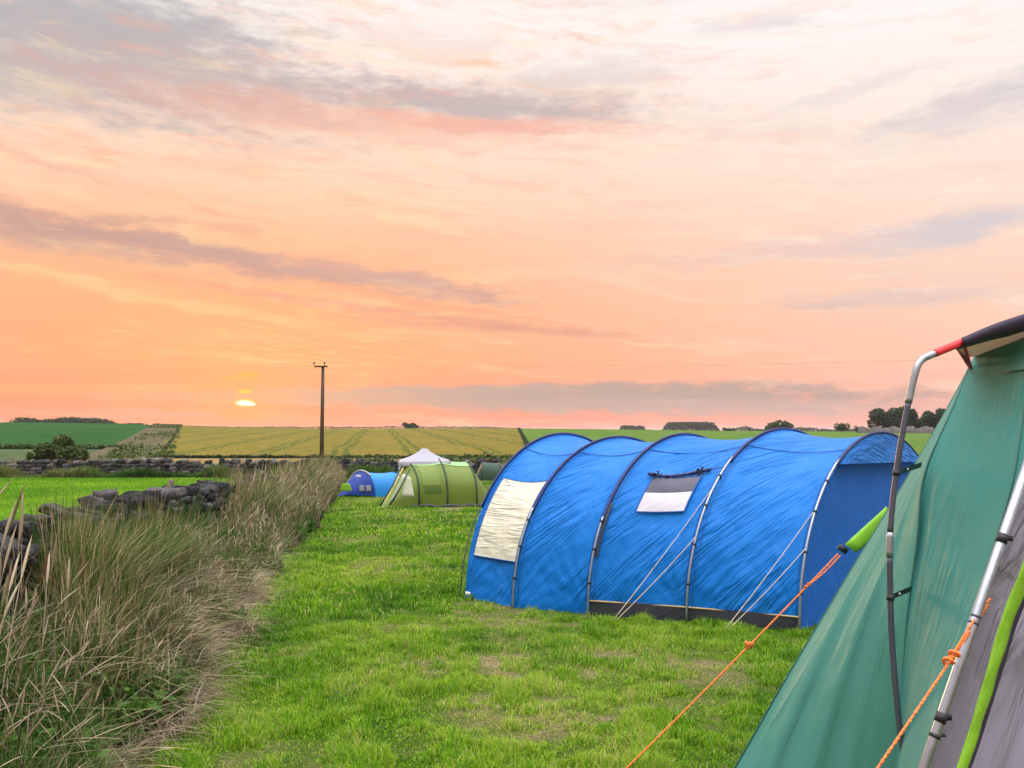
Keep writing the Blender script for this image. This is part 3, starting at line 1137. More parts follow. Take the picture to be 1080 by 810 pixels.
def loft(A, B, nt=18, nth=60, sag=.05, t0=0, t1=1, a0=0, a1=math.pi, off=0., mb=None, wob=0., ph=0.):
    P = []; UV = []
    L = (A.n - B.n).length
    for i in range(nt + 1):
        t_ = t0 + (t1 - t0) * i / nt
        row = []
        for j in range(nth + 1):
            th = a0 + (a1 - a0) * j / nth
            p = panel_pt(A, B, t_, th, sag)
            if off or wob:
                c = A.c().lerp(B.c(), t_)
                d = (p - c).normalized()
                o_ = off
                if wob:
                    e = 4 * t_ * (1 - t_)
                    lowf = math.cos(min(th, math.pi / 2)) if th < math.pi / 2 else abs(math.cos(th))
                    arc = th * 1.75
                    for (ct, ca, am) in ((0, .05, 1.), (1, .05, 1.1), (0, 1.35, .45), (1, 1.35, .5)):
                        dx_, dy_ = (t_ - ct) * L, arc - ca
                        rr_ = math.hypot(dx_, dy_) + .02
                        an_ = math.atan2(dy_, abs(dx_) + 1e-4)
                        sh_ = math.sin(an_ * 15 + ph * 3 + ct * 2 + 1.2 * math.sin(rr_ * 3)) * math.sin(an_ * 6.3 + ph)
                        o_ += .017 * am * sh_ * min(1, rr_ * 2.5) * math.exp(-rr_ / .62) * min(1, e * 2.5)
                    o_ += wob * e * (math.sin((t_ * L * 5.5 + th * 7) + ph) * .6 * lowf + math.sin(t_ * L * 11 - th * 5 + ph * 2) * .3 * lowf + .4 * math.sin(th * 3 + ph + t_ * 3))
                p = p + d * o_
            row.append(p)
            UV.append((t_ * L, th * 1.7 + ph))
        P.append(row)
    m = mb or MB()
    m.grid(P, UV)
    return m


def arch_pts(A, a0, a1, n=40, off=.02):
    out = []
    for j in range(n + 1):
        th = a0 + (a1 - a0) * j / n
        p = A.p(th)
        d = (p - A.c()); d.normalize()
        out.append(p + d * off)
    return out


# ------------------------------------------------------------------ big blue tunnel tent
APEX_PX = [(596, 458.5), (655, 462), (724, 459), (828, 453.5), (930, 457.5)]
arches = []
for N, (ax, ay) in zip(TENT_N, APEX_PX):
    # half width so that the top lands on its column
    r_ = (ax - 540) / FPX
    w = (r_ * N.y - N.x) / (P_DIR.x - r_ * P_DIR.y)
    C = N + P_DIR * w
    top = at(ax, ay, C.y).z
    F = N + P_DIR * 2 * w
    N2 = Vector((N.x, N.y, hz(N.x, N.y))); F2 = Vector((F.x, F.y, hz(F.x, F.y)))
    arches.append(Arch(N2, F2, top - (N2.z + F2.z) / 2, 1.0, .97))
bt = thing('tunnel_tent', 'large bright blue five-hoop tunnel tent with a cream curtained window', 'tent', TENT_N[2])
AX = (TENT_N[-1] - TENT_N[0]).normalized()
SK = .068  # angle of skirt top on the hoop
m = MB()
for i in range(4):
    a0 = 0.0 if i < 2 else SK
    loft(arches[i], arches[i + 1], 54, 150, (.045, .04, .045, .035)[i], 0, 1, a0, math.pi, mb=m, wob=.014, ph=i * 1.7)
m.build('flysheet', M['blue'], bt)
# skirt
m = MB()
for i in (2, 3):
    loft(arches[i], arches[i + 1], 22, 4, .0, 0, 1, 0.0, SK + .004, off=-.004, mb=m)
m.build('groundsheet_skirt', M['skirt'], bt)
m = MB()
pts = []
for i in (2, 3):
    for k in range(23):
        t_ = k / 22
        if i == 3 and k == 0: continue
        p = panel_pt(arches[i], arches[i + 1], t_, SK, .05)
        d = (p - arches[i].c().lerp(arches[i + 1].c(), t_)).normalized()
        pts.append(p + d * .008)
m.tube(pts, .0085, 6)
m.build('piping', M['piping'], bt)


# rear end wall and front wall
def cap(A, shift, mat, name, a0=0, zscale=1., n=40, bulge=0., shrink=1.):
    P = []; UV = []
    c = A.c()
    for j in range(n + 1):
        th = math.pi * j / n
        row = []
        p = A.p(th)
        base = A.n.lerp(A.f, (1 - math.cos(th)) / 2)
        p = c + (p - c) * shrink; base = c + (base - c) * shrink
        for k in range(13):
            s_ = k / 12
            q = base.lerp(p, s_)
            q = q + shift * (math.sin(s_ * math.pi) * bulge + 1)
            row.append(q); UV.append(((p - A.n).length, s_ * 2))
        P.append(row)
    m = MB(); m.grid(P, UV)
    return m.build(name, mat, bt)


cap(arches[0], AX * .004, M['blue'], 'rear_wall', bulge=0)
cap(arches[4], -AX * .05, M['blue_dark'], 'door_panel', shrink=.965)
# porch canopy: upper part of the front hoop pulled forward
A5 = arches[4]
P = []; UV = []
a_lo = math.asin(.82)
lo = A5.p(a_lo); hi_ = A5.p(math.pi - a_lo)
for j in range(31):
    th = a_lo + (math.pi - 2 * a_lo) * j / 30
    p = A5.p(th)
    q = lo.lerp(hi_, j / 30)
    row = []
    for k in range(9):
        s_ = k / 8
        v = p.lerp(q, s_) + AX * (.01 + .05 * s_)
        row.append(v); UV.append((j * .08, s_))
    P.append(row)
m = MB(); m.grid(P, UV); m.build('porch_panel', M['blue'], bt)
# brand-like white mark on porch panel: two small strokes
mk = MB()
c0 = A5.p(math.pi * .56).lerp(lo.lerp(hi_, .58), .3) + AX * .05
for k, (dx, dz, w_) in enumerate(((0, 0, .07), (.03, -.035, .05))):
    q = c0 + P_DIR * dx + Vector((0, 0, dz))
    mk.add([q, q + P_DIR * w_, q + P_DIR * w_ * .9 + Vector((0, 0, .018)), q + Vector((0, 0, .018))], [(0, 1, 2, 3)])
mk.build('logo', M['white'], bt, False, solid=.004)

# hoop sleeves and poles
SL = [(.55, 'navy'), (.55, 'navy'), (.5, 'navy'), (.93, 'navy'), (.95, 'navy')]
for i, A in enumerate(arches):
    a = SL[i][0]
    m = MB(); m.tube(arch_pts(A, a, math.pi - .25, 60, .016), .017, 10); m.build('pole_sleeve', M['navy'], bt)
    lowm = [M['steel_dark'], M['steel'], M['steel'], M['steel'], M['steel']][i]
    m = MB()
    pp = arch_pts(A, 0.0, a + .03, 24, .034)
    if i == 0:
        pp = [p - AX * .05 * (1 - k / 24) for k, p in enumerate(pp)]
    pp[0].z -= .04
    m.tube(pp, .0125 if i != 0 else .007, 10)
    m.build('hoop_pole', lowm, bt)
    if i >= 1:
        for th in ((.16, .34, .5) if i < 3 else (.18, .38, .6, .8)):
            q = A.p(th); d = (q - A.c()).normalized()
            tq = (A.p(th + .02) - A.p(th - .02)).normalized()
            m = MB()
            m.tube([q + d * .034 - tq * .012, q + d * .034 + tq * .012], .019, 8)
            m.box(q + d * .014, (.02, .02, .02))
            m.build('pole_clip', M['black'], bt)
    if i == 2:
        m = MB()
        m.strip([arch_pts(A, .3, .62, 12, .02)[k] + AX * .03 for k in range(13)], [AX] * 13, .016)
        m.build('webbing_strap', M['black'], bt)


# windows: patches on the flysheet
def z2th(A, z): return math.asin(min(1, (z) / A.h))


def patch(i, tl, tr, zb, zt, mat, name, off=.012, parent=bt, shear=0., nt=12, nth=16, wob=0.):
    A, B = arches[i], arches[i + 1]
    a0, a1 = z2th(A, zb), z2th(A, zt)
    P = []; UV = []
    L = (A.n - B.n).length
    for a in range(nt + 1):
        row = []
        for j in range(nth + 1):
            th = a0 + (a1 - a0) * j / nth
            t_ = tl + (tr - tl) * a / nt + shear * (j / nth - .5)
            p = panel_pt(A, B, t_, th, (.045, .04, .045, .035)[i])
            d = (p - A.c().lerp(B.c(), t_)).normalized()
            e = math.sin(math.pi * a / nt) * math.sin(math.pi * j / nth)
            row.append(p + d * (off + .012 * e + wob * e * math.sin(a * 1.9 + j * 1.3)))
            UV.append((t_ * L, th * 1.7))
        P.append(row)
    m = MB(); m.grid(P, UV)
    return m.build(name, mat, parent)


WOFF = .028
w1 = patch(0, .12, .97, .50, 1.44, M['cream'], 'window_curtain', WOFF, wob=.004)
w2 = patch(2, .29, .77, 1.10, 1.31, M['curtain_grey'], 'window_curtain', WOFF)
w3 = patch(2, .29, .77, 1.315, 1.48, M['mesh_dark'], 'window_mesh', WOFF)
# rolled cover above the small window with ties
m = MB()
pts = []
for k in range(25):
    t_ = .21 + (1.0 - .21) * k / 24
    A, B = arches[2], arches[3]
    th = z2th(A, 1.52 - .02 * math.sin(k * .26))
    p = panel_pt(A, B, t_, th, .05); d = (p - A.c().lerp(B.c(), t_)).normalized()
    pts.append(p + d * .04)
m.tube(pts[:20], [.012 + .012 * abs(math.sin(k * 1.3)) for k in range(20)], 8)
m.tube(pts[19:], .006, 6)
m.build('rolled_cover', M['navy'], bt)
for k in (3, 16):
    m = MB()
    c = pts[k]
    for q in range(5):
        a = q * 1.25
        m.tube([c, c + Vector((.05 * math.cos(a), -.02, .05 * math.sin(a))), c + Vector((.06 * math.cos(a + .6), -.01, .055 * math.sin(a + .6)))], [.008, .012, .006], 6)
    m.tube([c, c + Vector((.03, -.01, -.1)), c + Vector((.015, -.02, -.16))], [.008, .006, .005], 6)
    m.build('tie', M['black'], bt)
patch(0, .02, .13, .03, .07, M['white'], 'care_label', .022)


M['seam'] = plain('blue_seam', (.004, .08, .36), .6)


def outline(i, tl, tr, zb, zt, off, r, mat, name, close=True):
    A, B = arches[i], arches[i + 1]
    pts = []
    def P_(t_, z):
        th = z2th(A, z)
        p = panel_pt(A, B, t_, th, (.045, .04, .045, .035)[i])
        return p + (p - A.c().lerp(B.c(), t_)).normalized() * off
    for k in range(12): pts.append(P_(tl + (tr - tl) * k / 12, zt))
    for k in range(12): pts.append(P_(tr, zt + (zb - zt) * k / 12))
    for k in range(12): pts.append(P_(tr + (tl - tr) * k / 12, zb))
    for k in range(13): pts.append(P_(tl, zb + (zt - zb) * k / 12))
    m = MB(); m.tube(pts, r, 6)
    return m.build(name, M[mat], bt)


outline(0, .11, .975, .495, 1.445, WOFF + .002, .006, 'seam', 'window_border')
outline(2, .28, .78, 1.09, 1.49, WOFF + .002, .006, 'seam', 'window_border')
for i in range(4):
    for th in ((1.12,) if i != 2 else (1.12,)):
        pts = []
        for k in range(31):
            t_ = k / 30
            p = panel_pt(arches[i], arches[i + 1], t_, th, (.045, .04, .045, .035)[i])
            pts.append(p + (p - arches[i].c().lerp(arches[i + 1].c(), t_)).normalized() * .009)
        m = MB(); m.tube(pts, .005, 6); m.build('seam_tape', M['seam'], bt)
# hem strips either side of each hoop
for i, A in enumerate(arches):
    for sgn in (-1, 1):
        if (i == 0 and sgn < 0) or (i == 4 and sgn > 0): continue
        pts = [p + AX * sgn * .045 for p in arch_pts(A, .07, math.pi - .1, 60, .006)]
        m = MB(); m.tube(pts, .0032, 5); m.build('seam_tape', M['seam'], bt)


# guy lines with pegs
def peg(g, parent, mat='steel'):
    m = MB()
    m.tube([g + Vector((.02, .0, .06)), g + Vector((0, 0, .045)), g + Vector((-.01, 0, -.06))], .004, 6)
    m.build('peg', M[mat], parent)


def cord(a, b_, r, mat, parent, name='guy_line', sag=.02, n=16, seg=6):
    m = MB()
    pts = []
    for k in range(n + 1):
        t_ = k / n
        p = Vector(a).lerp(Vector(b_), t_); p.z -= sag * 4 * t_ * (1 - t_)
        pts.append(p)
    m.tube(pts, r, seg)
    return m.build(name, M[mat], parent)


for ai, (gx, gy), ths in ((3, (646, 658), (.72, .42)), (4, (764, 668), (.62, .40)), ):
    g = ground(gx, gy)
    A = arches[ai]
    for q, th in enumerate(ths):
        p = A.p(th); d = (p - A.c()).normalized()
        cord(p + d * .04, g + Vector((0, 0, .03)) + Vector((.03 * q, 0, 0)), .0038, 'rope', bt)
    peg(g, bt)
for ai, (gx, gy), th in ((0, (462, 640), .5),):
    pass

# ------------------------------------------------------------------ small blue tent (far)
def small_arch(near, far, apex, Y=None, e=1., ez=.9):
    N = ground(*near); 
    ap = at(apex[0], apex[1], N.y + (far or .8))
    F = Vector((2 * ap.x - N.x, 2 * ap.y - N.y, 0)); F.z = hz(F.x, F.y)
    return Arch(N, F, ap.z - (N.z + F.z) / 2, e, ez)


st = thing('dome_tent', 'small two-tone blue tent with a dark front porch, far end of the lawn', 'tent', ground(380, 524))
B1 = small_arch((396, 524), .7, (381, 497))
B2 = small_arch((430, 524), .7, (414, 498))
B3 = small_arch((436, 523), .7, (424, 512))
m = loft(B1, B2, 8, 24, .06)
m = loft(B2, B3, 4, 24, 0, mb=m)
m.build('flysheet', fabric('azure_polyester', (.02, .3, .8), .25, .45, .3, .3), st)
nose = ground(353, 524)
P = []; UV = []
for j in range(25):
    th = math.pi * j / 24
    p = B1.p(th)
    fl = Vector((nose.x, nose.y, nose.z)).lerp(B1.f, j / 24 * .5)
    row = []
    for k in range(7):
        s_ = k / 6
        q = p.lerp(fl, s_); q.z += .12 * math.sin(s_ * math.pi)
        row.append(q); UV.append((j * .1, s_))
    P.append(row)
m = MB(); m.grid(P, UV); m.build('porch', fabric('navy_polyester', (.01, .045, .3), .1, .5, .3, .4), st)
m = MB(); m.tube(arch_pts(B1, .9, 2.4, 20, .03), .05, 8); m.build('pole_sleeve', M['gazebo'], st)
m = MB(); m.tube(arch_pts(B2, 0, math.pi, 30, .02), .02, 8); m.build('pole_sleeve', M['navy'], st)


def quad(pts, mat, name, parent, n=6):
    a, b_, c, d = [Vector(q) for q in pts]
    P = []; UV = []
    for i in range(n + 1):
        row = []
        for j in range(n + 1):
            s_, t_ = i / n, j / n
            row.append((a.lerp(b_, s_)).lerp(d.lerp(c, s_), t_)); UV.append((s_, t_))
        P.append(row)
    m = MB(); m.grid(P, UV)
    return m.build(name, mat, parent, solid=.01)


def on_porch(px, py, off=.05):
    return at(px, py, nose.y - .28 + (px - 353) * .004)


quad([on_porch(361, 510), on_porch(369, 510), on_porch(371, 518), on_porch(358, 518)], M['lime'], 'lime_panel', st)
for dx in (0, 7):
    quad([on_porch(379 + dx, 512), on_porch(384 + dx, 512), on_porch(384.5 + dx, 518), on_porch(379 + dx, 518)], M['gazebo'], 'window', st)
quad([on_porch(374.5, 501), on_porch(380, 501), on_porch(381, 503), on_porch(376, 503)], M['white'], 'logo', st)

# ------------------------------------------------------------------ olive tent (far)
gt = thing('frame_tent', 'olive green family tent with pale roof band standing on the far lawn', 'tent', ground(450, 535))
G1 = small_arch((442, 534.5), 1.35, (430, 486.5), e=1.6, ez=.6)
G2 = small_arch((472, 534.5), 1.35, (462, 484.5), e=1.6, ez=.6)
G3 = small_arch((503, 533.5), 1.35, (492, 487.5), e=1.6, ez=.6)
m = MB()
loft(G1, G2, 8, 40, .03, mb=m); loft(G2, G3, 8, 40, .03, mb=m)
m.build('flysheet', M['olive'], gt)
m = MB()
loft(G1, G2, 8, 20, .03, a0=1.0, a1=math.pi - 1.0, off=.02, mb=m); loft(G2, G3, 8, 20, .03, a0=1.0, a1=math.pi - 1.0, off=.02, mb=m)
m.build('roof_band', M['olive_pale'], gt)
for A in (G1, G2, G3):
    m = MB(); m.tube(arch_pts(A, 0, math.pi, 50, .03), .03, 8); m.build('pole_sleeve', M['darkgreen'], gt)


def wing(A, tip_n, tip_f, mat, name, n=24):
    P = []; UV = []
    for j in range(n + 1):
        p = A.p(math.pi * j / n)
        e = Vector(tip_n).lerp(Vector(tip_f), j / n)
        row = []
        for k in range(9):
            s_ = k / 8
            q = p.lerp(e, s_)
            row.append(q); UV.append((j * .1, s_ * 2))
        P.append(row)
    m = MB(); m.grid(P, UV)
    return m.build(name, mat, gt)


tn = ground(396, 535.5); tf = Vector((tn.x + .1, tn.y + 2.2, 0)); tf.z = hz(tf.x, tf.y)
wing(G1, tn, tf, M['olive'], 'front_porch')
tn2 = ground(521, 530); tf2 = Vector((tn2.x, tn2.y + 1.6, 0)); tf2.z = hz(tf2.x, tf2.y)
wing(G3, tn2, tf2, M['olive'], 'rear_end')
Yg = tn.y - .12
quad([at(425, 500, Yg + .2), at(428, 500, Yg + .2), at(417, 529, Yg), at(411, 530, Yg)], M['clear'], 'porch_window', gt)
quad([at(430, 501, Yg + .2), at(433, 504, Yg + .2), at(437, 524, Yg), at(423, 524, Yg)], M['clear'], 'porch_window', gt)
m = MB(); m.tube([at(424, 490, Yg + .9), at(414, 512, Yg + .1), at(401, 534, Yg + .05)], .03, 8)
m.build('pole_sleeve', M['darkgreen'], gt)
m = MB(); m.tube([at(432, 495, Yg + .5), at(422, 515, Yg - .02), at(411, 533, Yg + .0)], .03, 8)
m.build('pole_sleeve', M['darkgreen'], gt)
YG2 = G1.n.y - .06
m = loft(G1, G2, 8, 12, .03, .16, .78, .28, 1.0, .02); m.build('side_door', fabric('olive_door', (.17, .25, .03), .2, .5, .6, .5), gt)
m = loft(G1, G2, 8, 4, .03, .2, .8, .13, .24, .02); m.build('window_mesh', M['olive_dark'], gt)
m = MB()
P = []
for k in range(30):
    t_ = k / 29
    p = tn.lerp(Vector(ground(512, 533)), t_) if False else Vector(at(400 + 106 * t_, 532 - 1.5 * t_, YG2 - .1))
    g = Vector((p.x, p.y, hz(p.x, p.y)))
    P.append([g + Vector((0, 0, .0)), g + Vector((0, .02, .1 + .03 * math.sin(k)))])
m.grid(P); m.build('mud_skirt', M['skirt'], gt, solid=.01)

# ------------------------------------------------------------------ white canopy behind
YZ = 33.5
gz = Vector((rx(448, YZ), YZ, 0)); gz.z = hz(gz.x, gz.y)
gb = thing('gazebo', 'white pointed gazebo canopy rising behind the olive tent', 'gazebo', gz)
zt = at(448, 473, YZ).z; ze = at(448, 486, YZ).z
hw = 26.5 / FPX * YZ
m = MB()
P = []; UV = []
n = 10
for k in range(n + 1):
    s_ = k / n
    row = []
    for c_ in range(16):
        a = c_ * math.pi / 8 + math.pi / 4
        # square outline
        d = 1 / max(abs(math.cos(a)), abs(math.sin(a)))
        rr = hw * (.03 + .97 * s_) * d
        sagv = -.05 * math.sin(s_ * math.pi)
        rise = zt + (ze - zt) * s_ + sagv
        if s_ < .12: rise = zt + (ze - zt) * s_ * .4
        row.append((gz.x + math.cos(a + .12) * rr, gz.y + math.sin(a + .12) * rr, rise)); UV.append((c_ * .4, s_ * 2))
    P.append(row)
row = [(q[0], q[1], q[2] - .18) for q in P[-1]]
P.append(row); UV += [(c_ * .4, 2.2) for c_ in range(16)]
m.grid(P, UV, True)
m.build('canopy', M['gazebo'], gb, False)
for sx in (-1, 1):
    for sy in (-1, 1):
        a = math.atan2(sy, sx) + .12
        x0 = gz.x + math.cos(a) * hw * 1.36; y0 = gz.y + math.sin(a) * hw * 1.36
        m = MB(); m.tube([(x0, y0, hz(x0, y0)), (x0, y0, ze - .05)], .025, 8); m.build('leg', M['steel'], gb)

# ------------------------------------------------------------------ dark green little tent partly behind the blue one
dt_ = thing('dome_tent', 'small dark green tent half hidden behind the olive tent and the blue one', 'tent', ground(516, 507))
D1 = small_arch((508, 507), .9, (509, 487)); D2 = small_arch((528, 507), .9, (527, 488)); D3 = small_arch((550, 507), .9, (545, 494))
m = MB(); loft(D1, D2, 8, 24, .04, mb=m); loft(D2, D3, 8, 24, .04, mb=m)
m.build('flysheet', M['darkgreen'], dt_)
for A in (D1, D2):
    m = MB(); m.tube(arch_pts(A, 0, math.pi, 30, .02), .025, 6); m.build('pole_sleeve', M['black'], dt_)
P = []; e_ = ground(499, 506.5)
for j in range(17):
    p = D1.p(math.pi * j / 16); q = e_ + Vector((0, 1.5 * j / 16, 0))
    P.append([p.lerp(q, k / 5) for k in range(6)])
m = MB(); m.grid(P); m.build('end_wall', M['darkgreen'], dt_)

# ------------------------------------------------------------------ near green tent
nt = thing('frame_tent', 'big teal green tent with a curved outer pole filling the right edge', 'tent', (1.9, 3.3, 0))


def spl(pts, n):
    """Catmull-Rom through points"""
    pts = [Vector(p) for p in pts]
    pts = [pts[0] * 2 - pts[1]] + pts + [pts[-1] * 2 - pts[-2]]
    segs = len(pts) - 3
    out = []
    for k in range(n + 1):
        u = k / n * segs
        i = min(int(u), segs - 1); t_ = u - i
        p0, p1, p2, p3 = pts[i:i + 4]
        out.append(.5 * ((2 * p1) + (-p0 + p2) * t_ + (2 * p0 - 5 * p1 + 4 * p2 - p3) * t_ ** 2 + (-p0 + 3 * p1 - 3 * p2 + p3) * t_ ** 3))
    return out


NR = 60
# each column runs from the top of the tent down to the ground
silh = spl([at(1027, 376, 3.55), at(1004, 420, 3.52), at(951, 512, 3.5), at(890, 612, 3.48), at(830, 712, 3.47), at(776, 806, 3.46), at(706, 925, 3.42)], NR)
seam = spl([at(1027, 376, 3.54), at(1003, 432, 3.36), at(974, 500, 3.22), at(966, 570, 3.1), at(956, 650, 3.02), at(948, 760, 2.96), at(930, 1004, 2.88)], NR)
front = spl([at(1090, 357, 3.0), at(1086, 430, 2.86), at(1076, 508, 2.72), at(1052, 585, 2.66), at(1030, 650, 2.62), at(985, 780, 2.55), at(905, 1050, 2.42)], NR)
back = spl([at(1062, 372, 4.4), at(1060, 420, 4.7), at(1040, 500, 5.0), at(1010, 590, 5.1), at(990, 640, 5.15), at(960, 700, 5.2), at(930, 757, 5.25)], NR)


def ruled(A, B, n, f=None, name='panel', mat=None, ulen=1.2, parent=nt, swap=False):
    P = []; UV = []
    rows = len(A)
    for i in range(rows):
        row = []
        for j in range(n + 1):
            s_ = j / n
            p = A[i].lerp(B[i], s_)
            if f: p = p + f(i / (rows - 1), s_)
            row.append(p); UV.append((s_ * ulen, (1 - i / (rows - 1)) * 2.4))
        P.append(row)
    m = MB(); m.grid(P, UV)
    return m.build(name, mat, parent)


def f_left(v, s):
    e = math.sin(math.pi * s)
    fan = .02 * math.sin((s - .5) * 26 * (.4 + v)) * math.sin(s * 9 + 2) * (v ** 1.3) * e
    return Vector((-fan * .6, -fan, 0)) + Vector((.010 * math.sin(s * 16 + v * 3), -.012 * math.sin(s * 22 + v * 5) , 0)) * e * v + Vector((0, -.03 * e, 0))


def f_front(v, s):
    e = math.sin(math.pi * s)
    return Vector((.0, .05 * e + .012 * math.sin(s * 13 - v * 6) * e * v, 0)) + Vector((.02, .05, 0)) * math.exp(-((s - .10) / .07) ** 2) * math.exp(-((v - .47) / .13) ** 2)


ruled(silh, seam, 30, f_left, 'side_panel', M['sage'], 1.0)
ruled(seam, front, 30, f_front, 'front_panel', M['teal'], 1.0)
ruled(silh, back, 16, None, 'rear_panel', M['sage'], 1.6)
# right hand parts of the tent beyond the frame: roof, back wall, end
fr2 = [p + Vector((1.9, .25, 0)) * (.55 + .45 * i / NR) for i, p in enumerate(front)]
bk2 = [p + Vector((1.9, .25, 0)) * (.55 + .45 * i / NR) for i, p in enumerate(back)]
ruled(back, bk2, 12, None, 'back_wall', M['teal'], 2.)
ruled(bk2, fr2, 12, None, 'end_wall', M['teal'], 2.)
tops = [silh[0], seam[0], front[0], fr2[0], bk2[0], back[0]]
m = MB()
cen = sum((Vector(q) for q in tops), Vector()) / 6 + Vector((0, 0, .22))
ring = [tops[0], tops[2], tops[3], tops[4], tops[5]]
P = []
for k in range(5):
    a = ring[k]; b_ = ring[(k + 1) % 5]
    for j in range(6):
        e = a.lerp(b_, j / 6)
        P.append([e.lerp(cen, s / 6) + Vector((0, 0, .04 * math.sin(s / 6 * 3.14))) for s in range(7)])
P.append(P[0])
m.grid(P, [(i * .15, j * .2) for i in range(len(P)) for j in range(7)])
m.build('roof_panel', M['teal'], nt)
# stitched seams
M['teal_seam'] = plain('green_seam', (.008, .09, .07), .7)
for A_, s0, s1_ in ((seam, 0, NR), (silh, 0, NR)):
    m = MB(); m.tube([p + Vector((0, -.008, 0)) for p in A_[s0 + 1:s1_]], .0035, 6); m.build('seam_tape', M['teal_seam'], nt)
m = MB(); m.tube([front[k].lerp(seam[k], .085) + Vector((0, -.012, 0)) for k in range(1, NR)], .003, 6); m.build('seam_tape', M['teal_seam'], nt)
# seam line near the top
m = MB()
m.tube([silh[2].lerp(seam[2], 1) + Vector((0, -.012, 0)), at(1045, 393, 3.3), at(1064, 392, 3.08), at(1090, 389, 2.9)], .004, 6)
m.build('seam_tape', M['darkgreen'], nt)
# door wall: lilac grey cloth right of the pole
fr_r = [p + Vector((.035, .05, 0)) for p in front]
dr = [p + Vector((.95 + .35 * i / NR, .18, 0)) for i, p in enumerate(front)]


def f_door(v, s):
    return Vector((0, .012 * math.sin(s * 55 + v * 17 + 2 * math.sin(v * 20)) * math.sin(3.14 * s) + .02 * math.sin(s * 30 + v * 9) * math.sin(3.14 * s) + .015 * math.sin(v * 31 + s * 12) * math.sin(3.14 * s), 0))


ruled(fr_r, dr, 40, f_door, 'door_panel', M['greydoor'], 1.1)
# lime trim on the door with dark edge
tr_c = spl([at(1100, 560, 2.5), at(1082, 606, 2.5), at(1064, 650, 2.5), at(1049, 700, 2.49), at(1034, 750, 2.48), at(1016, 806, 2.46), at(960, 960, 2.38)], 40)
m = MB()
P = []; UV = []
for i, p in enumerate(tr_c):
    tdir = (tr_c[min(i + 1, 40)] - tr_c[max(i - 1, 0)]).normalized()
    wdir = Vector((1, .1, .35)).normalized()
    wdir = (wdir - tdir * wdir.dot(tdir)).normalized()
    hw_ = .025 - .011 * i / 40
    P.append([p + wdir * hw_ * q + Vector((0, -.004 * (1 - q * q) + .0015 * math.sin(i * .9 + q * 2), 0)) for q in (-1, -.6, -.2, .2, .6, 1)]); UV += [(q * .1, i * .05) for q in range(6)]
m.grid(P, UV)
m.build('door_trim', M['lime'], nt, solid=.003)
m = MB()
m.tube([p + Vector((.029 - .012 * i / 40, .004, -.008)) for i, p in enumerate(tr_c)], .0075, 6)
m.build('door_zip', M['purple'], nt)

# outer curved pole
pole1 = spl([at(1100, 330, 3.05), at(1050, 346, 3.0), at(1012, 362, 2.95), at(983, 374, 2.9), at(972, 380, 2.89), at(966, 391, 2.88), at(958, 425, 2.88), at(948, 480, 2.87), at(940, 545, 2.86), at(938.5, 600, 2.85), at(941, 680, 2.84),
             at(948, 760, 2.82), at(955, 815, 2.81), at(975, 1005, 2.8)], 130)
def seg_tube(a, b_, r, mat, name, seg=14):
    m = MB(); m.tube(pole1[a:b_ + 1], r, seg); m.build(name, mat, nt)


def near_i(px, py):
    best = None
    for i, p in enumerate(pole1):
        d = p - Vector((0, 0, CAMZ))
        loc = Matrix.Rotation(-(math.pi / 2 + PITCH), 3, 'X') @ d
        x_ = 540 + FPX * loc.x / -loc.z; y_ = 405 - FPX * loc.y / -loc.z
        dd = (x_ - px) ** 2 + (y_ - py) ** 2
        if best is None or dd < best[0]: best = (dd, i)
    return best[1]


i1 = near_i(958, 425); i2 = near_i(938, 562); i3 = near_i(938, 590)
seg_tube(0, i1, .0125, M['steel'], 'outer_pole')
seg_tube(i1, i2, .0105, M['steel_dark'], 'outer_pole')
seg_tube(i2, i3, .012, M['steel'], 'pole_joint')
seg_tube(i3, 130, .0105, M['steel_dark'], 'outer_pole')
# red lashing on pole and red strap to the green corner
i4 = near_i(1012, 362); i5 = near_i(985, 373)
m = MB(); m.tube(pole1[i4 - 2:i5 + 1], .0145, 10); m.build('red_sleeve', M['red'], nt)
pa = pole1[i4]
corner = silh[3] + Vector((-.002, -.02, 0))
for q, dd in enumerate((Vector((-.012, 0, 0)), Vector((.014, 0, .01)))):
    cord(pa + dd + Vector((0, .0, -.01)), corner + dd * .2 + Vector((0, 0, -.01 * q)), .0075, 'red', nt, 'red_strap', 0, 6)
# purple flap / sleeve running up right over the pole
A_ = pole1[:i4 + 1][::-1]
P = []; UV = []
for i, p in enumerate(A_):
    s_ = i / (len(A_) - 1)
    up = Vector((-.10, 0, 1)).normalized()
    wd = .022 + .026 * min(1, s_ * 1.5)
    P.append([p + up * .018 + Vector((0, -.016, 0)), p + up * .0 + Vector((0, -.026, 0)), p - up * wd * .5 + Vector((0, -.018, 0)), p - up * wd + Vector((0, .03, 0))])
    UV += [(s_ * .5, 0), (s_ * .5, .02), (s_ * .5, .05), (s_ * .5, .09)]
m = MB(); m.grid(P, UV); m.build('roof_flap', M['purple'], nt, solid=.003)
P = []; UV = []
for i, p in enumerate(A_):
    s_ = i / (len(A_) - 1)
    lowp = (silh[0] + Vector((0, -.01, 0))).lerp(front[0] + Vector((.1, 0, .05)), s_)
    P.append([(p + Vector((0, .02, -.02))).lerp(lowp, k / 6) + Vector((0, 0, -.015 * math.sin(k / 6 * 3.14))) for k in range(7)])
    UV += [(s_ * .6, k * .03) for k in range(7)]
m = MB(); m.grid(P, UV); m.build('under_flap', M['tan'], nt)


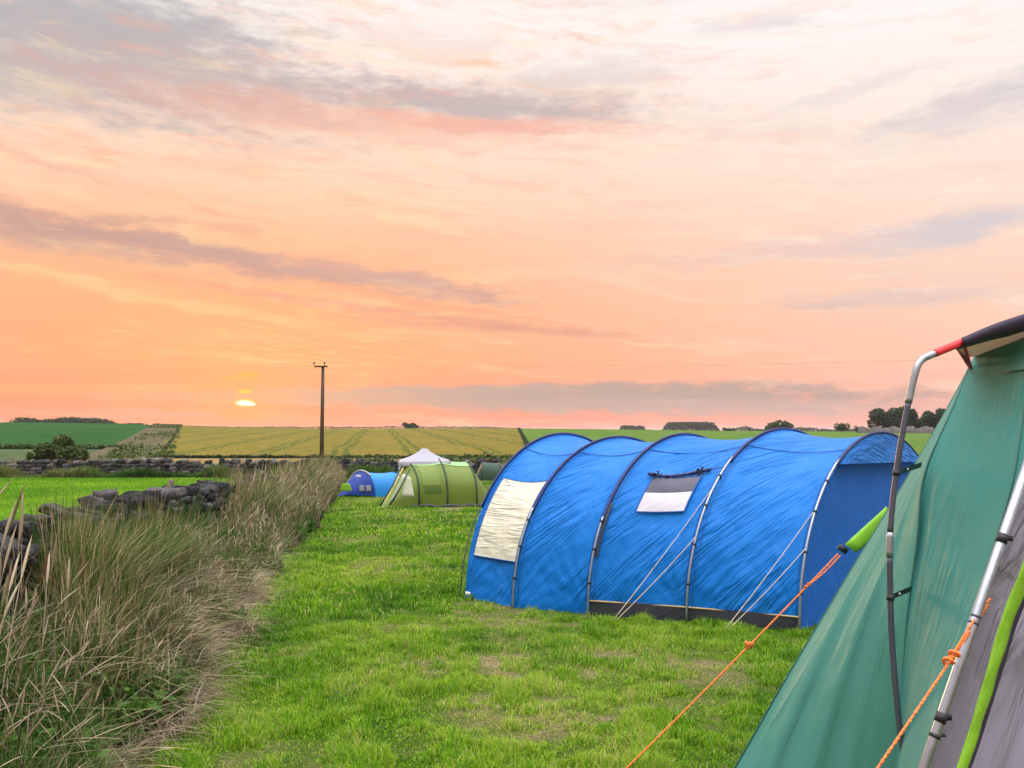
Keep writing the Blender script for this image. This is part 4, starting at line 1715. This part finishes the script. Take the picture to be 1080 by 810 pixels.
# straps from pole to cloth
def strap(px, py, px2, py2, Y2):
    i = near_i(px, py)
    p = pole1[i]; e = at(px2, py2, Y2)
    m = MB()
    td = (pole1[i + 1] - pole1[i - 1]).normalized()
    m.tube([p - td * .009, p + td * .009], .0135, 10)
    pts = [p.lerp(e, k / 6) for k in range(7)]
    m.strip(pts, [Vector((.1, -.2, 1))] * 7, .011)
    m.build('pole_strap', M['black'], nt)
    b2 = MB(); b2.tube([p.lerp(e, .4) + Vector((0, -.008, 0)), p.lerp(e, .4) + Vector((0, -.001, 0))], .006, 8); b2.build('eyelet', M['steel'], nt)


strap(944.5, 497, 972, 490, 3.2)
strap(939, 630, 961, 621, 3.0)

# straight front pole
fp0 = at(1083, 492, 2.62); fp1 = at(975, 808, 2.48)
dirp = (fp1 - fp0).normalized()
tot = (fp0.z - 0) / -dirp.z
foot = fp0 + dirp * tot
topp = fp0 - dirp * .45
m = MB(); m.tube([topp, topp.lerp(foot, .5), foot], .0148, 18); m.build('front_pole', M['steel'], nt)
for (py, dark, L) in ((568, 1, .03), (650, 0, .008), (657, 0, .008), (757, 1, .03), (776, 1, .012)):
    # point on pole at that pixel row
    lo_, hi2 = 0., 3.
    for _ in range(40):
        mid = (lo_ + hi2) / 2
        q = topp + dirp * mid
        loc = Matrix.Rotation(-(math.pi / 2 + PITCH), 3, 'X') @ (q - Vector((0, 0, CAMZ)))
        yy = 405 - FPX * loc.y / -loc.z
        if yy < py: lo_ = mid
        else: hi2 = mid
    q = topp + dirp * lo_
    m = MB(); m.tube([q - dirp * L / 2, q + dirp * L / 2], .0172 if dark else .0158, 14)
    if dark: m.box(q + Vector((.022, .004, 0)), (.022, .012, L * .55))
    m.build('pole_clip', M['black'] if dark else M['steel_dark'], nt)

# orange guy line in front with knot
ga = at(1042, 638, 2.58)
gb2 = at(925, 810, 2.3)
dv = (gb2 - ga)
k_ = (ga.z) / (-dv.z)
gend = ga + dv * k_; gend.z = .02


def rope(a, b_, r, name, parent, n=50, sag=.01):
    """twisted two strand cord"""
    m = MB()
    a = Vector(a); b_ = Vector(b_)
    L = (b_ - a).length
    d = (b_ - a).normalized(); s1 = d.cross(Vector((0, 0, 1))).normalized(); s2 = d.cross(s1)
    N = int(L / .012)
    for ph in (0, math.pi):
        pts = []
        for k in range(N + 1):
            t_ = k / N; an = t_ * L / .035 * 2 * math.pi + ph
            p = a.lerp(b_, t_) + (s1 * math.cos(an) + s2 * math.sin(an)) * r * .45
            p.z -= sag * 4 * t_ * (1 - t_)
            pts.append(p)
        m.tube(pts, r * .62, 6)
    return m.build(name, M['orange'], parent)


rope(ga, gend, .0048, 'guy_line', nt)
rope(ga + Vector((.006, -.004, .02)), ga.lerp(gend, .105), .0045, 'guy_line', nt, sag=-.01)


def knot(c, r, d, name='knot', parent=nt, mat='orange'):
    m = MB()
    d = Vector(d).normalized(); s1 = d.cross(Vector((0, 0, 1))).normalized(); s2 = d.cross(s1)
    pts = []
    for k in range(46):
        t_ = k / 45
        an = t_ * 2 * math.pi * 3.2
        pts.append(Vector(c) + d * (t_ - .5) * r * 4.5 + (s1 * math.cos(an) + s2 * math.sin(an)) * r * (.8 + .4 * math.sin(t_ * 9)))
    m.tube(pts, r * .42, 6)
    m.build(name, M[mat], parent)


knot(ga.lerp(gend, .105), .012, gend - ga)
peg(gend, nt)

# lime corner tab behind the tent with buckle and long orange guy line
YT = 4.75
tabp = [at(935, 534, YT + .1), at(938, 556, YT + .1), at(903, 583, YT), at(891, 574, YT)]
m = MB()
P = []; UV = []
for i in range(7):
    s_ = i / 6
    a = tabp[0].lerp(tabp[3], s_); b_ = tabp[1].lerp(tabp[2], s_)
    P.append([a.lerp(b_, j / 4) + Vector((0, -.01 * math.sin(j / 4 * 3.14), 0)) for j in range(5)]); UV += [(s_ * .4, j * .05) for j in range(5)]
m.grid(P, UV)
m.build('guy_tab', M['lime'], nt, solid=.003)
bk = at(889, 579, YT - .01)
m = MB(); m.box(bk, (.055, .02, .035), Matrix.Rotation(.62, 3, 'Y')); m.build('buckle', M['black'], nt, False)
pegg = ground(655, 822)
kn = bk.lerp(pegg, .44)
rope(bk + Vector((-.03, 0, -.03)), pegg + Vector((0, 0, .03)), .0062, 'guy_line', nt)
rope(bk + Vector((-.02, -.012, -.035)), bk.lerp(pegg, .16) + Vector((0, -.01, 0)), .0055, 'guy_line', nt)
knot(kn, .011, pegg - bk)
m = MB(); m.box(kn + Vector((-.01, -.01, .008)), (.05, .012, .022), Matrix.Rotation(.6, 3, 'Y')); m.build('runner', M['orange'], nt, False)
knot(bk.lerp(pegg, .17), .009, pegg - bk)
peg(pegg, nt)

# ------------------------------------------------------------------ world
w = bpy.data.worlds.new("World")
scene.world = w
w.use_nodes = True
T = NT(w.node_tree)
T.n.clear()
out = T.new('ShaderNodeOutputWorld')
bg = T.new('ShaderNodeBackground')
T.l.new(bg.outputs[0], out.inputs[0])
D = T.new('ShaderNodeTexCoord').outputs['Generated']
D = T.new('ShaderNodeVectorMath', operation='NORMALIZE')
T.put(D.inputs[0], T.new('ShaderNodeTexCoord').outputs['Generated'])
D = D.outputs[0]
sep = T.new('ShaderNodeSeparateXYZ'); T.put(sep.inputs[0], D)
U = T.math('MULTIPLY', T.math('ARCTAN2', sep.outputs[0], sep.outputs[1]), 57.29578)
Vv = T.math('MULTIPLY', T.math('ARCSINE', sep.outputs[2]), 57.29578)


def uv_of(px, py):
    d = ray(px, py).normalized()
    return math.degrees(math.atan2(d.x, d.y)), math.degrees(math.asin(d.z))


comb = T.new('ShaderNodeCombineXYZ'); T.put(comb.inputs[0], U); T.put(comb.inputs[1], Vv)
UVW = comb.outputs[0]
# turbulence added to the sky coordinates
n_a = T.new('ShaderNodeTexNoise'); T.put(n_a.inputs['Vector'], T.mapping(UVW, sc=(.10, .32, 1))); n_a.inputs['Scale'].default_value = 1; n_a.inputs['Detail'].default_value = 8; n_a.inputs['Roughness'].default_value = .66
off = T.new('ShaderNodeVectorMath', operation='SUBTRACT'); T.put(off.inputs[0], n_a.outputs['Color']); off.inputs[1].default_value = (.5, .5, .5)
off2 = T.new('ShaderNodeVectorMath', operation='MULTIPLY'); T.put(off2.inputs[0], off.outputs[0]); off2.inputs[1].default_value = (15, 2.4, 0)
add = T.new('ShaderNodeVectorMath', operation='ADD'); T.put(add.inputs[0], UVW); T.put(add.inputs[1], off2.outputs[0])
UD = add.outputs[0]

ev = T.math('DIVIDE', Vv, 90., clamp=True)
def deg(d): return d / 90
SG = [(0, srgb(255, 143, 116)), (deg(2), srgb(255, 150, 120)), (deg(5), srgb(255, 168, 120)), (deg(9), srgb(255, 178, 130)), (deg(13), srgb(255, 192, 150)),
      (deg(17), srgb(255, 213, 182)), (deg(22), srgb(255, 226, 208)), (deg(26), srgb(255, 241, 234)), (deg(31), srgb(254, 248, 246)), (deg(45), srgb(250, 250, 255)), (1, srgb(232, 240, 255))]
RG = [(0, srgb(255, 184, 168)), (deg(2), srgb(255, 190, 173)), (deg(5), srgb(255, 203, 178)), (deg(9), srgb(255, 213, 190)), (deg(13), srgb(255, 223, 205)),
      (deg(17), srgb(255, 232, 218)), (deg(22), srgb(255, 243, 236)), (deg(26), srgb(255, 249, 247)), (deg(31), srgb(255, 250, 250)), (deg(45), srgb(250, 250, 255)), (1, srgb(232, 240, 255))]
su, sv = uv_of(258, 425)
cosd = T.math('COSINE', T.math('MULTIPLY', T.math('SUBTRACT', U, su - 3), math.pi / 180))
fs = T.math('POWER', T.rng(cosd, .50, 1.0, 0, 1, 'LINEAR'), 1.9)
base = T.mix(fs, T.ramp(ev, RG), T.ramp(ev, SG))

# soft cloud field everywhere
rotc = T.mapping(UD, rot=(0, 0, R(4)), sc=(.055, .26, 1))
cn = T.noise(rotc, 1.0, 6, .62)
thin = T.noise(T.mapping(UD, rot=(0, 0, R(6)), sc=(.12, .9, 1)), 1.0, 5, .6)
elevf = T.rng(Vv, 4., 14., .35, 1.)
col = T.mix(T.math('MULTIPLY', T.rng(cn, .52, .7, 0, .32), elevf), base, T.mix(fs, srgb(225, 205, 205), srgb(240, 182, 158)))
col = T.mix(T.math('MULTIPLY', T.rng(thin, .5, .72, 0, .38), elevf), col, T.mix(fs, srgb(250, 212, 196), srgb(250, 170, 132)))
col = T.mix(T.rng(T.noise(T.mapping(UD, loc=(3, 7, 0), rot=(0, 0, R(5)), sc=(.07, .5, 1)), 1.0, 5, .6), .52, .74, 0, .45), col, T.mix(fs, srgb(255, 246, 232), srgb(255, 226, 170)))

G1c, G2c, BLc = srgb(198, 182, 182), srgb(200, 160, 150), srgb(158, 174, 184)
LAV, PNK, LOW = srgb(214, 204, 210), srgb(248, 176, 150), srgb(192, 166, 158)
YEL = srgb(255, 208, 150)
edge_n = T.rng(T.noise(T.mapping(UVW, sc=(.35, 1.1, 1)), 1.0, 5, .65), .25, .75, -.38, .38, 'LINEAR')
# px, py, half length px, half thickness px, slope deg, colour, alpha, inner edge, distortion 0/1
CL = [
    (60, 20, 260, 75, 0, BLc, .85, .1, 1),
    (170, 70, 250, 62, -5, G1c, .8, .15, 1),
    (20, 85, 200, 34, -4, srgb(190, 180, 182), .6, .2, 1),
    (380, 130, 330, 26, -2, PNK, .45, .2, 1),
    (490, 110, 235, 24, -3, G1c, .92, .25, 1),
    (520, 132, 210, 9, -3, srgb(250, 186, 166), .8, .2, 1),
    (420, 312, 260, 6, -9, srgb(250, 166, 134), .6, .2, 1),
    (620, 84, 110, 24, 4, srgb(222, 206, 202), .6, .1, 1),
    (90, 300, 320, 9, -7, YEL, .55, .1, 1),
    (60, 246, 190, 22, -3, G2c, .85, .2, 1),
    (230, 268, 300, 15, -6, G2c, .95, .35, 1),
    (410, 292, 180, 12, -9, srgb(214, 168, 156), .85, .2, 1),
    (130, 229, 70, 8, 0, srgb(214, 168, 146), .7, .1, 1),
    (245, 243, 48, 6, -2, srgb(236, 176, 148), .6, .1, 1),
    (420, 330, 330, 7, -6, srgb(232, 160, 136), .75, .2, 0),
    (500, 345, 230, 5, -3, srgb(226, 160, 142), .6, .1, 0),
    (640, 421, 350, 17, 0, LOW, .98, .4, 0),
    (520, 414, 330, 11, 1, LOW, .85, .4, 0),
    (340, 420, 150, 8, 0, srgb(204, 164, 148), .95, .4, 0),
    (800, 430, 260, 12, -1, srgb(212, 180, 172), .7, .2, 0),
    (215, 419, 140, 6, 0, srgb(216, 160, 138), .6, .1, 0),
    (140, 436, 130, 7, 0, srgb(214, 168, 152), .55, .1, 0),
    (1010, 240, 190, 17, 3, LAV, .85, .15, 1),
    (1060, 100, 130, 26, 9, srgb(218, 208, 212), .85, .1, 1),
    (900, 95, 120, 9, 8, srgb(234, 220, 220), .6, .1, 1),
    (820, 262, 170, 15, 4, srgb(240, 204, 196), .6, .1, 1),
    (700, 275, 160, 12, 4, srgb(246, 196, 176), .5, .1, 1),
    (940, 316, 130, 12, -2, srgb(226, 198, 192), .75, .1, 1),
    (870, 322, 50, 6, 0, srgb(216, 190, 186), .6, .1, 1),
    (1060, 298, 80, 9, 3, srgb(244, 206, 192), .6, .1, 1),
    (790, 24, 70, 9, 0, srgb(238, 226, 226), .7, .1, 1),
    (840, 20, 40, 7, -8, srgb(232, 220, 220), .6, .1, 1),
    (700, 218, 60, 5, 3, srgb(250, 206, 188), .6, .1, 1),
    (30, 165, 90, 9, -14, srgb(244, 184, 160), .6, .1, 1),
    (250, 178, 70, 12, 3, srgb(250, 186, 156), .5, .1, 1),
    (440, 250, 110, 9, 0, srgb(250, 190, 160), .45, .1, 1),
    (60, 410, 180, 6, 2, srgb(255, 176, 120), .5, .1, 0),
]
for px, py, L, Th, sl, c, al, inner, dist in CL:
    cu, cv = uv_of(px, py)
    sc_ = 57.3 / FPX
    mp = T.mapping(UD if dist else UVW, (cu, cv, 0), (0, 0, R(sl)), (L * sc_, Th * sc_, 1), 'TEXTURE')
    ln = T.new('ShaderNodeVectorMath', operation='LENGTH'); T.put(ln.inputs[0], mp)
    d_ = T.math('ADD', ln.outputs['Value'], edge_n)
    fct = T.rng(d_, inner, 1.15, al, 0)
    col = T.mix(fct, col, c)
wz = T.noise(T.mapping(UD, loc=(11, 2, 0), rot=(0, 0, R(5)), sc=(.16, 1.1, 1)), 1.0, 9, .7)
col = T.mix(T.math('MULTIPLY', T.rng(wz, .5, .66, 0, .34), elevf), col, T.mix(fs, srgb(250, 214, 204), srgb(250, 176, 144)))
wz2 = T.noise(T.mapping(UD, loc=(1, 9, 0), rot=(0, 0, R(3)), sc=(.1, .8, 1)), 1.0, 7, .68)
col = T.mix(T.math('MULTIPLY', T.rng(wz2, .52, .7, 0, .4), elevf), col, T.mix(fs, srgb(255, 250, 240), srgb(255, 226, 176)))
# ripples above the sun
rip = T.noise(T.mapping(UVW, rot=(0, 0, R(3)), sc=(.5, 3.6, 1)), 1.0, 3, .5)
cu, cv = uv_of(350, 355)
mp = T.mapping(UVW, (cu, cv, 0), (0, 0, 0), (14, 5, 1), 'TEXTURE')
ln = T.new('ShaderNodeVectorMath', operation='LENGTH'); T.put(ln.inputs[0], mp)
col = T.mix(T.math('MULTIPLY', T.rng(ln.outputs['Value'], .2, 1, .55, 0), T.rng(rip, .5, .66)), col, srgb(255, 196, 134))


def glow(px, py, rw, rh, c, st, a=0.):
    cu, cv = uv_of(px, py)
    sc_ = 57.3 / FPX
    mp = T.mapping(UVW, (cu, cv, 0), (0, 0, R(a)), (rw * sc_, rh * sc_, 1), 'TEXTURE')
    ln = T.new('ShaderNodeVectorMath', operation='LENGTH'); T.put(ln.inputs[0], mp)
    return T.mix(T.rng(ln.outputs['Value'], .25, 1, st, 0), col, c)


col = glow(262, 414, 75, 34, (1.0, .38, .10, 1), .28)
col = glow(262, 394, 15, 4.5, (1.05, .42, .08, 1), .75)
col = glow(250, 398, 22, 3, (1.05, .45, .08, 1), .6)
col = glow(258, 413, 10, 3.2, (1.3, .6, .08, 1), .9)
col = glow(258, 425, 17, 7, (1.2, .45, .1, 1), .7)
col = glow(258, 425, 11, 4.6, (1.6, .95, .4, 1), .9)
col = glow(257, 425, 8.2, 3.0, (2.6, 2.1, 1.4, 1), 1.0)
col = glow(264, 426.2, 6.5, 2.2, (2.6, 2.1, 1.4, 1), 1.0)
col = glow(258, 438, 30, 12, (1.0, .33, .12, 1), .45)

# the real sky behind the cloud veil, faintly
sky = T.new('ShaderNodeTexSky', sky_type='NISHITA')
sky.sun_disc = False
sky.sun_elevation = R(3)
sky.sun_rotation = R(su)
skyc = T.new('ShaderNodeVectorMath', operation='SCALE'); T.put(skyc.inputs[0], sky.outputs[0]); skyc.inputs['Scale'].default_value = .10
col = T.mix(.06, col, skyc.outputs[0])
# brightness: unseen sky overhead is boosted as added fill light for the ground
ZEN_BOOST = 5.4
br = T.rng(Vv, 31., 68., 1., ZEN_BOOST)
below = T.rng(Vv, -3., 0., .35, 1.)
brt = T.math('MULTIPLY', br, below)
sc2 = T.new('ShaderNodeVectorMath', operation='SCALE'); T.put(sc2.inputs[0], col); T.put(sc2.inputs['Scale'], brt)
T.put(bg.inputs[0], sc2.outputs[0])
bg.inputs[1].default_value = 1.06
w.cycles.sampling_method = 'MANUAL'
w.cycles.sample_map_resolution = 1024

# ------------------------------------------------------------------ sun
sd = bpy.data.lights.new('sun', 'SUN')
sd.energy = 1.3
sd.angle = R(12)
sd.color = (1, .62, .34)
so = bpy.data.objects.new('sun', sd)
COL.objects.link(so)
az = R(su); el = R(7)
dsun = Vector((math.sin(az) * math.cos(el), math.cos(az) * math.cos(el), math.sin(el)))
so.rotation_euler = dsun.to_track_quat('Z', 'Y').to_euler()
so.location = (-10, 20, 12)

# ------------------------------------------------------------------ haze
m, t = material('haze_air')
o_ = t.new('ShaderNodeOutputMaterial')
pv = t.new('ShaderNodeVolumePrincipled')
pv.inputs['Color'].default_value = (.92, .93, .97, 1)
pv.inputs['Density'].default_value = .00011
pv.inputs['Anisotropy'].default_value = .2
t.l.new(pv.outputs[0], o_.inputs['Volume'])
b = MB(); b.box((0, 4400, 0), (12600, 9400, 36))
hzo = b.build('haze', m, None, False)
tag(hzo, 'thin evening haze over the fields', 'haze', kind='stuff')

vs = scene.view_settings
vs.view_transform = 'Standard'
vs.look = 'None'
vs.exposure = 0
vs.gamma = 1
scene.cycles.use_denoising = True
scene.cycles.max_bounces = 6
scene.cycles.transparent_max_bounces = 4
